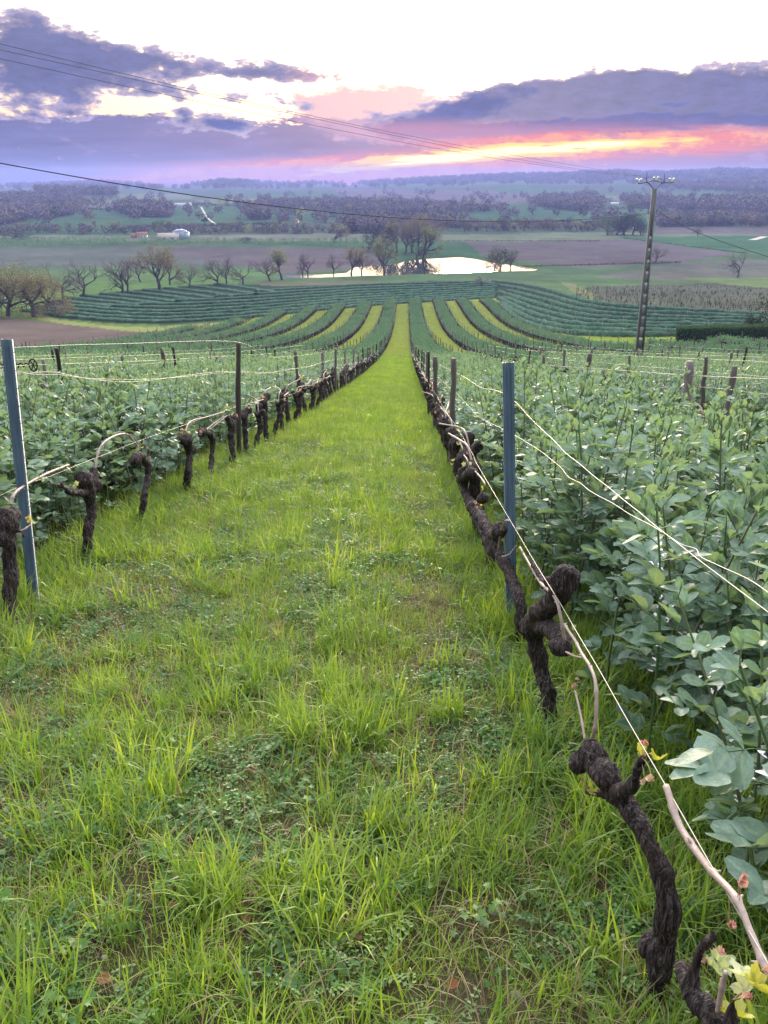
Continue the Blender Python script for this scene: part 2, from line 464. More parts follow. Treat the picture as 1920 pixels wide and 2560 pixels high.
# plain
poly((0.15, 0.165, 0.075), [(-300, 588), (480, 588), (900, 583), (1100, 588), (1500, 580), (1640, 582), (2300, 585), (2300, 606), (-300, 606)])
poly(TAN, [(480, 588), (900, 583), (900, 592), (520, 600)])
poly((0.085, 0.135, 0.05), [(-300, 602), (955, 602), (955, 622), (-300, 626)])
poly((0.115, 0.118, 0.082), [(-300, 622), (330, 618), (700, 620), (960, 626), (960, 668), (720, 685), (600, 668), (-300, 676)])
poly(MAUVE, [(430, 618), (960, 622), (960, 660), (720, 680), (560, 655), (420, 640)])
poly((0.10, 0.165, 0.05), [(-400, 674), (420, 666), (600, 668), (740, 690), (720, 716), (600, 712), (140, 755), (60, 795), (-400, 800)])
poly((0.085, 0.13, 0.055), [(600, 690), (1400, 670), (1920, 665), (2300, 690), (2300, 790), (1200, 760), (1250, 720), (600, 722)])
poly((0.125, 0.12, 0.075), [(640, 705), (900, 702), (1000, 706), (860, 722), (640, 722)])
poly((0.052, 0.12, 0.042), [(960, 603), (1165, 604), (1210, 645), (1060, 650), (960, 650)])
poly(MAUVE, [(1165, 606), (1440, 603), (1560, 598), (1850, 634), (1700, 656), (1460, 670), (1300, 652), (1210, 640)])
poly((0.062, 0.145, 0.05), [(1540, 592), (2300, 585), (2300, 660), (1855, 634), (1560, 598)])
poly(MAUVE, [(1640, 567), (2300, 570), (2300, 590), (1640, 583)])
poly((0.13, 0.122, 0.085), [(1700, 656), (2300, 640), (2300, 705), (1640, 702), (1480, 692)])
poly(OLIVE, [(1400, 704), (1430, 708), (1490, 735), (1480, 748), (1430, 728)])
poly((0.088, 0.092, 0.066), [(1470, 716), (1800, 708), (2300, 745), (2300, 800), (1600, 772), (1490, 748)])
poly((0.13, 0.17, 0.06), [(1690, 695), (2300, 690), (2300, 745), (1820, 712)])
ROW_SHADE = (0.034, 0.052, 0.030)  # dark ground colour that paints in the shade between the far crop rows
poly(ROW_SHADE, [(66, 776), (130, 752), (300, 728), (500, 712), (640, 712), (700, 716), (900, 712), (1100, 702), (1250, 706), (1300, 706), (1360, 720), (1420, 737), (1480, 754), (1580, 766), (1720, 774), (1960, 788), (1960, 838), (1700, 846), (1560, 846), (1460, 842), (1380, 833), (1310, 812), (1268, 786), (1250, 750), (1000, 762), (800, 780), (640, 796), (520, 806), (400, 812), (250, 806), (150, 797)])
poly(BROWN, [(-600, 788), (0, 790), (70, 800), (180, 812), (320, 828), (440, 838), (560, 836), (430, 856), (280, 868), (-600, 880)])
poly((0.17, 0.19, 0.07), [(60, 775), (150, 800), (300, 817), (400, 818), (600, 804), (800, 782), (960, 765), (1100, 750), (1240, 745), (1300, 738), (1300, 748), (1230, 758), (1100, 762), (1000, 770), (850, 786), (700, 803), (560, 830), (420, 834), (300, 826), (160, 810), (60, 792)])

def inpoly(px, py, P):
    m = np.zeros(px.shape, bool); n = len(P); j = n - 1
    for i in range(n):
        xi, yi = P[i]; xj, yj = P[j]
        if yi != yj:
            m ^= ((yi > py) != (yj > py)) & (px < (xj - xi) * (py - yi) / (yj - yi) + xi)
        j = i
    return m
# fields are laid out on the plan: photo outlines are carried to the ground plane through the terrain first
_all = np.concatenate([P for P, _c, _r in POLY]); _g = ground(_all[:, 0], np.maximum(_all[:, 1], 452)); _u, _v = proj(*_g.T)
POLYG = []; _k = 0
for P, c_, r_ in POLY:
    POLYG.append(((_u[_k:_k + len(P)], _v[_k:_k + len(P)]), c_, r_)); _k += len(P)

# polar ground sheet, fine in view
azs = np.concatenate([np.radians(np.linspace(-180, -45, 28)), np.radians(np.linspace(-44, -29, 26)), np.radians(np.linspace(-28.8, 28.8, 480)),
                      np.radians(np.linspace(29, 44, 26)), np.radians(np.linspace(45, 180, 28))])
rs = np.concatenate([[0.25], np.geomspace(0.6, 6000, 600)])
A, R = np.meshgrid(azs, rs)
gx = (R * np.sin(A)).ravel(); gy = (R * np.cos(A)).ravel(); gzv = terrain(gx, gy)
nr, na = A.shape
# pond basin
POND = [(690, 694), (700, 689), (760, 687), (830, 685), (866, 682), (886, 669), (930, 664), (990, 661), (1012, 654), (1060, 648), (1150, 643), (1190, 648), (1225, 656), (1270, 662), (1350, 674), (1330, 677), (1240, 679), (1100, 684), (1000, 687), (900, 690), (800, 694)]
PZ = CZ - 36.35
def pond_pt(px, py):
    x, y, z = px_dir(px, py); t = (PZ - CZ) / z; return x * t, y * t
PW = np.array([pond_pt(*p) for p in POND])
def seg_dist(x, y, P):
    d = np.full(x.shape, 1e9); n = len(P)
    for i in range(n):
        a, b = P[i], P[(i + 1) % n]; ab = b - a
        t = np.clip(((x - a[0]) * ab[0] + (y - a[1]) * ab[1]) / max(ab @ ab, 1e-9), 0, 1)
        d = np.minimum(d, np.hypot(x - a[0] - t * ab[0], y - a[1] - t * ab[1]))
    return d
_t0 = terrain
def terrain(x, y):
    z = _t0(x, y); x = np.asarray(x, float); y = np.asarray(y, float)
    m = (y > 290) & (y < 460) & (np.abs(x) < 130)
    if m.any():
        xs, ys = x[m], y[m]; d = seg_dist(xs, ys, PW); ins = inpoly(xs, ys, PW)
        d = np.where(ins, -d, d); k = 1 - sst(d, 0.5, 26)
        zz = z[m] * (1 - k) + (PZ + 0.35 * sst(d, 0, 3) - 0.6 * sst(-d, 0.0, 2)) * k
        z = z.copy(); z[m] = zz
    return z
gzv = terrain(gx, gy)
ppx, ppy = proj(gx, gy, np.where(gy > 1, gzv, 0)); front = (gy > 20)
col = np.tile(np.array([0.085, 0.13, 0.045]), (len(gx), 1))
rr = np.hypot(gx, gy)
for (QX, QY), c_, r_ in POLYG:
    P = np.stack([QX, QY], 1)
    jx = (vnoise(gx, gy, 14, 5) - .5) * 6; jy = (vnoise(gx, gy, 11, 6) - .5) * 2.0
    m = inpoly(ppx + jx, ppy + jy, P) & front & (rr > 40)
    col[m] = c_
# vineyard block: alternate mown grass and crop alleys
kk_ = (gx - SLOPE * gy - 0.62) / GAP; ki = np.floor(kk_).astype(int); fr = kk_ - ki
ends = np.array([row_end(k) for k in range(-40, 41)]); endv = ends[np.clip(ki + 40, 0, 80)]
blk = (gy > -3) & (gy < endv + 1) & (ki >= -20) & (ki <= 18)
grassy = (ki % 2 != 0)      # k=-1 (the alley between row -1 and row 0) is grass
soil = np.array([0.105, 0.078, 0.055]); turf = np.array([0.075, 0.15, 0.03])
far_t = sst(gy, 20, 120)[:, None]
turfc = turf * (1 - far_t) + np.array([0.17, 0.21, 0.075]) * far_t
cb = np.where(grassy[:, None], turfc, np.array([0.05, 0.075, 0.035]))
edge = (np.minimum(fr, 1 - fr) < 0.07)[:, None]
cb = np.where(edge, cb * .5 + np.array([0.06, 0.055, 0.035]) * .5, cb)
nearm = (gy < 14)[:, None]
cb = np.where(nearm & grassy[:, None], soil * .72 + turf * .12, cb)
cb = np.where(nearm & ~grassy[:, None], soil * .7, cb)
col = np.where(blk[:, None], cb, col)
# grass bay by the pole and hedge
m = (gx > 21) & (gx < 75) & (gy > 84) & (gy < 122); col[m] = (0.14, 0.20, 0.045)
m = rr < 0.3; col[m] = soil
lum = 1 + (vnoise(gx, gy, 40, 31, 3) - .5) * .35 * sst(rr, 60, 200) + (vnoise(gx, gy, 6, 33, 3) - .5) * .4
col = col * lum[:, None]
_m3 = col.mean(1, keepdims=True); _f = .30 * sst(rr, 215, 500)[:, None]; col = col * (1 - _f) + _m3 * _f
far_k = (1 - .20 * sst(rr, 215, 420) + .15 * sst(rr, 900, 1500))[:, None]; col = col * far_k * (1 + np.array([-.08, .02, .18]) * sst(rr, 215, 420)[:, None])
idx = np.arange(nr * na).reshape(nr, na)
q = np.stack([idx[:-1, :-1], idx[:-1, 1:], idx[1:, 1:], idx[1:, :-1]], -1).reshape(-1, 4)[:, ::-1]
def ground_shader(t):
    c_ = attr('col'); wp = worldpos()
    a = noise(wp, 0.9, 5, .6); b = noise(wp, 14.0, 5, .65); l = noise(wp, 0.03, 4, .6)
    c_ = scalec(c_, V.m('MULTIPLY_ADD', a, .7, .65)); c_ = scalec(c_, V.m('MULTIPLY_ADD', b, .8, .6)); c_ = scalec(c_, V.m('MULTIPLY_ADD', l, .7, .65))
    f_ = noise(wp, 90.0, 5, .7); c_ = scalec(c_, V.m('MULTIPLY_ADD', f_, .9, .5))
    return principled(t, c_, 1.0, .0, bump=V.m('ADD', b, f_ * .5), bstr=1.0, bdist=.025).outputs[0]
M_ground = material('ground_earth', ground_shader)
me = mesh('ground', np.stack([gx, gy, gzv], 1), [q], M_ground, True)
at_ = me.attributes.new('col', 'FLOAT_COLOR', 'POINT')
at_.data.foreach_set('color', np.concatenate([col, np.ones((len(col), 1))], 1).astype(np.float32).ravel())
if me.polygons[0].normal.z < 0: me.flip_normals()
link('ground', me, kind='structure', label='grassy hillside running down to a valley of green and ploughed fields')

# pond water
def water_shader(t):
    n = noise(vmul(worldpos(), (.25, 1.2, 1)), 1.2, 3)
    return principled(t, (0.02, 0.03, 0.03), .015, .35, bump=n, bstr=.006, bdist=.02).outputs[0]
M_water = material('pond_water', water_shader)
pc = PW.mean(0); wv = np.concatenate([[[pc[0], pc[1], PZ]], np.concatenate([PW + (PW - pc) * .004, np.full((len(PW), 1), PZ)], 1)])
import mathutils
_t = mathutils.geometry.tessellate_polygon([[Vector((p[0], p[1], 0)) for p in PW]])
me = mesh('water', np.concatenate([PW, np.full((len(PW), 1), PZ)], 1), [np.array(_t)], M_water)
if me.polygons[0].normal.z < 0: me.flip_normals()
link('water', me, kind='structure', label='still pond in the valley mirroring the pink sunset sky')
# ------------------------------------------------------------------ scatter: one object, instances on points
def scatter(name, pts, protos, idx=None, rotz=None, tilt=None, scl=None, **props):
    pts = np.asarray(pts, np.float32); n = len(pts)
    if n == 0: return None
    me = bpy.data.meshes.new(name); me.vertices.add(n); me.vertices.foreach_set('co', pts.ravel())
    R_ = np.zeros((n, 3), np.float32)
    R_[:, 2] = RNG.random(n) * 6.283 if rotz is None else rotz
    if tilt is None: tilt = 0.12
    R_[:, 0] = RNG.normal(0, 1, n) * tilt; R_[:, 1] = RNG.normal(0, 1, n) * tilt
    a = me.attributes.new('rot', 'FLOAT_VECTOR', 'POINT'); a.data.foreach_set('vector', R_.ravel())
    sc = np.ones(n, np.float32) if scl is None else np.asarray(scl, np.float32)
    a = me.attributes.new('scl', 'FLOAT', 'POINT'); a.data.foreach_set('value', sc)
    ix = RNG.integers(0, len(protos), n) if idx is None else np.asarray(idx)
    a = me.attributes.new('pick', 'INT', 'POINT'); a.data.foreach_set('value', ix.astype(np.int32))
    o = link(name, me, **props)
    g = bpy.data.node_groups.new(name, 'GeometryNodeTree')
    g.interface.new_socket('Geometry', in_out='INPUT', socket_type='NodeSocketGeometry')
    g.interface.new_socket('Geometry', in_out='OUTPUT', socket_type='NodeSocketGeometry')
    N, L = g.nodes, g.links
    gi = N.new('NodeGroupInput'); go = N.new('NodeGroupOutput')
    iop = N.new('GeometryNodeInstanceOnPoints'); L.new(gi.outputs[0], iop.inputs['Points'])
    jn = N.new('GeometryNodeJoinGeometry')
    for p in reversed(protos):
        oi = N.new('GeometryNodeObjectInfo'); oi.inputs[0].default_value = p
        ti = N.new('GeometryNodeGeometryToInstance'); L.new(oi.outputs['Geometry'], ti.inputs[0]); L.new(ti.outputs[0], jn.inputs[0])
    L.new(jn.outputs[0], iop.inputs['Instance'])
    iop.inputs['Pick Instance'].default_value = True
    def na_(nm, ty):
        q = N.new('GeometryNodeInputNamedAttribute'); q.data_type = ty; q.inputs[0].default_value = nm; return q.outputs[0]
    L.new(na_('pick', 'INT'), iop.inputs['Instance Index'])
    e2r = N.new('FunctionNodeEulerToRotation'); L.new(na_('rot', 'FLOAT_VECTOR'), e2r.inputs[0]); L.new(e2r.outputs[0], iop.inputs['Rotation'])
    L.new(na_('scl', 'FLOAT'), iop.inputs['Scale'])
    L.new(iop.outputs[0], go.inputs[0])
    md = o.modifiers.new('scatter', 'NODES'); md.node_group = g
    return o
def proto(me): return bpy.data.objects.new('proto_' + me.name, me)   # kept out of the scene

def rotm(az_, el_, roll=0.0):
    """frame: x=right, y=along leaf, z=normal; leaf axis points to azimuth az_, elevation el_"""
    y = np.array([math.cos(el_) * math.sin(az_), math.cos(el_) * math.cos(az_), math.sin(el_)])
    x = np.cross(y, [0, 0, 1.0]); x /= max(np.linalg.norm(x), 1e-6); z = np.cross(x, y)
    x2 = x * math.cos(roll) + z * math.sin(roll); z2 = np.cross(x2, y)
    return np.stack([x2, y, z2], 1)
def leaf(mb, pos, M, L, W, curl=.15, fold=.25, rows=4, pw=.85):
    t = np.linspace(0, 1, rows + 1); w = W * .5 * np.sin(np.pi * np.clip(t, 0.03, .965) ** 1.25) ** .62
    v = []
    for i in range(rows + 1):
        zc = -curl * L * t[i] ** 2 + .05 * L * math.sin(t[i] * 5)
        v += [(-w[i], t[i] * L, zc + fold * w[i]), (0, t[i] * L, zc), (w[i], t[i] * L, zc + fold * w[i])]
    v = np.array(v) @ M.T + pos; q = []
    for i in range(rows):
        a = i * 3; q += [(a, a + 1, a + 4, a + 3), (a + 1, a + 2, a + 5, a + 4)]
    mb.add(v, q); mb.c[-1] = np.tile(np.array([[0, 0, 0], [1, 1, 1], [0, 0, 0]], float), (rows + 1, 1))
def leaf_lo(mb, pos, M, L, W):
    v = np.array([(0, 0, 0), (W * .42, L * .42, .07 * L), (W * .34, L * .88, -.02 * L), (-W * .34, L * .88, -.02 * L), (-W * .42, L * .42, .07 * L)]) @ M.T + pos
    mb.add(v, [(0, 1, 2, 3)], [(0, 3, 4)])

M_bean = leafmat('bean_leaf', [(0, (0.095, 0.165, 0.125)), (.35, (0.140, 0.225, 0.180)), (.6, (0.205, 0.295, 0.255)), (.75, (0.165, 0.27, 0.15)), (1, (0.26, 0.36, 0.13))],
                 (1.5, 1.65, .7), .32, .50, .34, vary=1.3, under=(0.20, 0.255, 0.22), vein=(0.24, 0.33, 0.22))
M_stem = material('bean_stem', lambda t: principled(t, ramp(rnd(), [(0, (0.09, 0.16, 0.06)), (1, (0.14, 0.15, 0.08))]), .6).outputs[0])
M_flower = material('bean_flower', lambda t: principled(t, mixc(smooth(noise(objcoord(), 60, 2), .55, .6), (0.72, 0.68, 0.74), (0.03, 0.02, 0.04)), .6).outputs[0])

M_beanf = leafmat('bean_leaf_distant', [(0, (0.085, 0.155, 0.115)), (.5, (0.125, 0.205, 0.165)), (1, (0.16, 0.23, 0.16))], (1.4, 1.6, .7), .25, .8, .05, vary=1.3)
def bean_plant(seed, hi=True):
    r = np.random.default_rng(seed); A_ = MB(); St = MB(); Fl = MB()
    H_ = r.uniform(.80, 1.0); bend = r.normal(0, .06, 2)
    def sp(t): return np.array([bend[0] * t * t, bend[1] * t * t, H_ * t])
    St.tube([sp(t) for t in np.linspace(0, 1, 5)], [.006, .006, .005, .004, .003], 4 if hi else 3, False)
    a = r.uniform(0, 6.28); nn = 18 if hi else 13
    for i in range(nn):
        t = .10 + .9 * (i / (nn - 1)) ** .95; a += 2.4 + r.normal(0, .35)
        top = sst(t, .72, 1.0); el_ = .50 + .72 * float(top) + r.normal(0, .14); Lr = .085 * (1 - .55 * float(top)) * r.uniform(.8, 1.15)
        if t < .3: Lr *= .8
        p0 = sp(t); M = rotm(a, el_); 
        d = M[:, 1]; p1 = p0 + d * (.035 * (1 - .7 * top)); p2 = p1 + rotm(a, el_ - .25)[:, 1] * Lr
        if hi: St.tube([p0, p1, p2], [.0022, .0018, .0012], 3, False)
        npair = 2 if t < .85 else 1
        if hi and t > .2: npair = 3 if r.random() < .55 and t < .85 else npair
        for k in range(npair + (1 if r.random() < .6 else 0)):
            f = (k + .6) / (npair + .3); c0 = p1 * (1 - min(f, 1)) + p2 * min(f, 1)
            for s_ in ((-1, 1) if k < npair else (0,)):
                LL = r.uniform(.056, .086) * (1 - .38 * float(top)) * (.85 if t < .3 else 1.08)
                Ml = rotm(a + s_ * r.uniform(.7, 1.15), el_ - .05 + r.normal(0, .24) + (.12 * float(top)), r.normal(0, .35))
                if hi: leaf(A_, c0, Ml, LL, LL * r.uniform(.54, .68), r.uniform(-.12, .25), r.uniform(.05, .45), 4)
                else: leaf_lo(A_, c0, Ml, LL * 1.15, LL * .7)
        if hi and .35 < t < .75 and r.random() < .45:
            for _ in range(3):
                c0 = p0 + r.normal(0, .012, 3) + np.array([0, 0, .015]); leaf(Fl, c0, rotm(a + r.normal(0, .8), .5), .022, .012, .2, .6, 2)
    me = A_.build('bean_plant', M_bean, hi); 
    full = MB(); full.v = A_.v; full.q = A_.q; full.n = A_.n; full.c = A_.c
    nl = sum(len(x) for x in A_.q)
    ns = sum(len(x) for x in St.q)
    full.add(np.concatenate(St.v), np.concatenate([q + 0 for q in St.q])); nf = 0
    if Fl.n: full.add(np.concatenate(Fl.v), np.concatenate(Fl.q)); nf = sum(len(x) for x in Fl.q)
    full.c = [np.concatenate(A_.c)] + [np.zeros((len(full_v), 3)) for full_v in full.v[len(A_.v):]]
    me = full.build('bean_plant', M_bean, hi, colors=hi); me.materials.append(M_stem); me.materials.append(M_flower)
    mi = np.zeros(len(me.polygons), np.int32)
    if len(mi) == nl + ns + nf: mi[nl:nl + ns] = 1; mi[nl + ns:] = 2
    me.polygons.foreach_set('material_index', mi)
    return me
def bean_patch(seed, n=10, size=1.1, big=1.0):
    r = np.random.default_rng(seed); A_ = MB()
    for _ in range(n):
        cx, cy = (r.random(2) - .5) * size; H_ = r.uniform(.6, .86); a = r.uniform(0, 6)
        for i in range(int(11)):
            t = .35 + .65 * i / 10; a += 2.4 + r.normal(0, .4); el_ = .3 + .8 * float(sst(t, .7, 1)) + r.normal(0, .2)
            for s_ in (-.8, .8):
                p = np.array([cx + .07 * math.sin(a), cy + .07 * math.cos(a), H_ * t])
                leaf_lo(A_, p, rotm(a + s_, el_, r.normal(0, .4)), .115 * big, .075 * big)
    return A_.build('bean_patch', M_beanf)
P_hi = [proto(bean_plant(100 + i)) for i in range(5)]
P_mid = [proto(bean_plant(200 + i, False)) for i in range(5)]
P_far = [proto(bean_patch(300 + i)) for i in range(4)]
BEANP = P_hi + P_mid + P_far
def density_pts(x0, x1, y0, y1, dens):
    """random points in a strip that follows the row direction, x in row coordinates"""
    n = int((x1 - x0) * (y1 - y0) * dens); u = RNG.uniform(x0, x1, n); y = RNG.uniform(y0, y1, n)
    return u + SLOPE * y, y
def in_view(x, y, z, m=120, top=-50):
    u, v = proj(x, y, z); dep = y * CP - (z - CZ) * SP
    return (dep > .2) & (u > -m) & (u < 1920 + m) & (v > top) & (v < 2560 + m * 2)
def bean_strip(k, y0, y1, label, group='bean crop strips between the vine rows'):
    xa = 0.62 + k * GAP + (.24 if k == 0 else .34); xb = 0.62 + (k + 1) * GAP - .36
    P, I, Sc = [], [], []
    def put(x, y, lo, n, s0, s1):
        z = terrain(x, y); m = in_view(x, y, z, 260); x, y, z = x[m], y[m], z[m]
        P.append(np.stack([x, y, z - .02], 1)); I.append(RNG.integers(lo, lo + n, len(x))); Sc.append((1.1 if k < 0 else 1.04) * RNG.uniform(s0, s1, len(x)) * (0.90 + .42 * vnoise(x, y, .8, 50, 2)))
    a, b = y0, min(y1, 11.0)
    if b > a: put(*density_pts(xa, xb, a, b, 25), 0, 5, .80, 1.12)
    a, b = max(y0, 11.0), min(y1, 42.0)
    if b > a: put(*density_pts(xa, xb, a, b, 20), 5, 5, .82, 1.14)
    a, b = max(y0, 42.0), y1
    if b > a: put(*density_pts(xa + .25, xb - .25, a, b, 1.9), 10, 4, .85, 1.12)
    return scatter('bean_crop', np.concatenate(P), BEANP, np.concatenate(I), scl=np.concatenate(Sc), tilt=.13, kind='stuff', label=label, category='bean crop', group=group)
bean_strip(0, -.3, 214, 'broad bean plants with waxy leaves filling the alley right of the two blue posts\' grass path')
bean_strip(-2, 1.5, 213, 'broad bean plants filling the strip behind the left blue post')
for k in (2, 4, 6): bean_strip(k, 4 + k * 1.5, row_end(k) - 1, 'bean crop strip right of the grass alley, running to the far track')
for k in (8, 10, 12): bean_strip(k, 16 + k, row_end(k) - 1, 'short bean crop strip beside the concrete pole')
for k in (-4, -6, -8, -10, -12, -14): bean_strip(k, 3 - k * 1.6, row_end(k) - 1, 'bean crop strip left of the grass alley, bending to the far track')

# ------------------------------------------------------------------ grass
M_lime = leafmat('grass_blade', [(0, (0.072, 0.145, 0.036)), (.35, (0.155, 0.262, 0.048)), (.7, (0.238, 0.345, 0.058)), (.9, (0.33, 0.43, 0.075)), (1, (0.42, 0.38, 0.20))],
                 (1.5, 1.45, .45), .42, .45, .3, vary=.5, vscale=(.8, .3, (0.09, 0.165, 0.05)))
M_dark = leafmat('weed_leaf', [(0, (0.045, 0.11, 0.035)), (.5, (0.08, 0.18, 0.05)), (.85, (0.13, 0.24, 0.06)), (1, (0.17, 0.22, 0.14))], (1.4, 1.5, .5), .35, .5, .3, vary=.5)
M_straw = leafmat('dry_grass', [(0, (0.22, 0.17, 0.09)), (.6, (0.34, 0.28, 0.17)), (1, (0.18, 0.11, 0.07))], (1, .9, .6), .2, .7, .2)
def blade(mb, p, a, el0, L, W, bend, rows=3):
    t = np.linspace(0, 1, rows + 1); w = W * .5 * (1 - t ** 1.8) + .0002; v = []; pos = np.array(p, float); e = el0
    side = np.array([math.cos(a), -math.sin(a), 0])
    for i in range(rows + 1):
        v += [pos - side * w[i], pos + side * w[i]]
        pos = pos + np.array([math.sin(a) * math.cos(e), math.cos(a) * math.cos(e), math.sin(e)]) * L / rows; e -= bend / rows * (1 + i * .5)
    mb.add(v, [(2 * i, 2 * i + 1, 2 * i + 3, 2 * i + 2) for i in range(rows)])
def tuft(seed, n, rad, L0, L1, W0, W1, mat, spread=.35, bend=.9, rows=3, name='tuft'):
    r = np.random.default_rng(seed); mb = MB()
    for _ in range(n):
        a = r.uniform(0, 6.28); d = rad * math.sqrt(r.random()); b = r.uniform(0, 6.28)
        blade(mb, (d * math.sin(b), d * math.cos(b), -.005), a, 1.5 - abs(r.normal(0, spread)), r.uniform(L0, L1), r.uniform(W0, W1), abs(r.normal(0, bend)), rows)
    return proto(mb.build(name, mat))
def weed(seed, n, rad, h, s, lobes=5, mat=None):
    r = np.random.default_rng(seed); mb = MB()
    for _ in range(n):
        b = r.uniform(0, 6.28); d = rad * math.sqrt(r.random()); top = np.array([d * math.sin(b), d * math.cos(b), h * r.uniform(.35, 1)])
        mb.tube([(d * .4 * math.sin(b), d * .4 * math.cos(b), 0), top], [.0008, .0006], 3, False)
        M = rotm(b, r.normal(0, .35), r.normal(0, .35)); k = lobes * 4; a = np.arange(k) / k * 6.283
        rad_ = s * r.uniform(.6, 1.1) * (.62 + .38 * np.cos(a * lobes) ** 2 * np.sign(np.cos(a * lobes) + 1.001)) * np.where(np.arange(k) % 4 == 2, .55, 1)
        v = np.stack([rad_ * np.cos(a), rad_ * np.sin(a), .12 * s * np.cos(a * 2)], 1); v = np.concatenate([[[0, 0, 0]], v]) @ M.T + top
        mb.add(v, t=[(0, i + 1, (i + 1) % k + 1) for i in range(k)])
    return proto(mb.build('weed', mat or M_dark))
def bipinnate(seed):   # feathery wild carrot / vetch like weed
    r = np.random.default_rng(seed); mb = MB()
    for _ in range(6):
        a = r.uniform(0, 6.28); e = r.uniform(.5, 1.2); p = np.zeros(3)
        for i in range(8):
            d = rotm(a, e)[:, 1]; p2 = p + d * .014
            for s_ in (-1, 1): leaf_lo(mb, p2, rotm(a + s_ * 1.1, .2 + r.normal(0, .3)), .018 * (1 - i * .06), .008)
            p = p2; e -= .08
    return proto(mb.build('feather_weed', M_dark))
G_fine = [tuft(400 + i, 22, .045, .05, .13, .0022, .0046, M_lime, .35, .9) for i in range(4)]
G_tall = [tuft(410 + i, 18, .05, .11, .24, .0035, .0075, M_lime, .28, .8, 4) for i in range(3)]
G_short = [tuft(420 + i, 40, .08, .02, .07, .0015, .003, M_lime, .6, .8, 2) for i in range(3)]
G_broad = [tuft(430 + i, 13, .03, .14, .28, .007, .013, M_lime, .32, 1.0, 5) for i in range(2)]
G_weed = [weed(440, 16, .06, .06, .014), weed(441, 22, .08, .05, .010, 3), weed(442, 10, .06, .08, .018), weed(443, 26, .09, .035, .008, 3)]
G_feath = [bipinnate(450), bipinnate(451)]
G_straw = [tuft(460 + i, 7, .06, .05, .20, .0012, .0028, M_straw, 1.1, 1.6, 4) for i in range(3)]
G_mat = [tuft(470 + i, 60, .22, .07, .17, .005, .010, M_lime, .4, .8, 2) for i in range(3)]      # mid distance
M_limef = leafmat('grass_distant', [(0, (0.16, 0.215, 0.07)), (1, (0.27, 0.31, 0.12))], (1.4, 1.4, .6), .4, .5, .2, vary=.5)
G_far = [tuft(480 + i, 70, .55, .09, .2, .013, .028, M_limef, .5, .7, 1) for i in range(3)]
GP = G_fine + G_tall + G_short + G_broad + G_weed + G_feath + G_straw + G_mat + G_far
OFF = np.cumsum([0, 4, 3, 3, 2, 4, 2, 3, 3, 3])
FINE, TALL, SHORT, BROAD, WEED, FEATH, STRAW, MATG, FARG = range(9)
def gpick(kind, n): return RNG.integers(OFF[kind], OFF[kind + 1], n)
def rowf(x, y): return (x - SLOPE * y - 0.62) / GAP
def lane_density(x, y):
    """0..1 grass cover of the alley: thin wheel tracks with bare soil, thick elsewhere"""
    f = rowf(x, y)      # -1..0 across the alley
    tr = np.exp(-((f + .155) / .045) ** 2) * (vnoise(x, y, .5, 61, 2) > .42) + .8 * np.exp(-((f + .80) / .05) ** 2) * (vnoise(x, y, .6, 62, 2) > .5)
    return np.clip(1 - .85 * tr * sst(-y, -26, -10), 0.03, 1)
def grass_zone(xa, xb, y0, y1, mixes):
    P, I, Sc = [], [], []
    for kind, dens, s0, s1, fn in mixes:
        x, y = density_pts(xa, xb, y0, y1, dens); z = terrain(x, y); m = in_view(x, y, z)
        w = fn(x, y) if fn is not None else np.ones_like(x)
        m &= RNG.random(len(x)) < w; x, y, z = x[m], y[m], z[m]
        P.append(np.stack([x, y, z - .004], 1)); I.append(gpick(kind, len(x))); Sc.append(RNG.uniform(s0, s1, len(x)))
    return P, I, Sc
lime_n = lambda x, y: np.clip(sst(vnoise(x, y, .42, 71, 2), .36, .62), .06, 1) * (.25 + .75 * sst(vnoise(x, y, .16, 91), .25, .55)) * lane_density(x, y)
weed_n = lambda x, y: np.clip(1 - sst(vnoise(x, y, .42, 71, 2), .40, .62), .1, 1) * (.25 + .75 * lane_density(x, y))
tall_n = lambda x, y: sst(vnoise(x, y, .30, 73, 2), .50, .68) * lane_density(x, y)
tallstrip = lambda x, y: np.exp(-((rowf(x, y) + .30) / .06) ** 2) * sst(vnoise(x, y, .5, 75, 2), .38, .55)
rowedge = lambda x, y: sst(np.abs(rowf(x, y) + .5), .40, .52)
ev = lambda x, y: .35 + .65 * lane_density(x, y)
tr_n = lambda x, y: 1.15 - lane_density(x, y)
L0_, L1_ = 0.62 - GAP - .45, 0.62 + .50
P, I, Sc = [], [], []
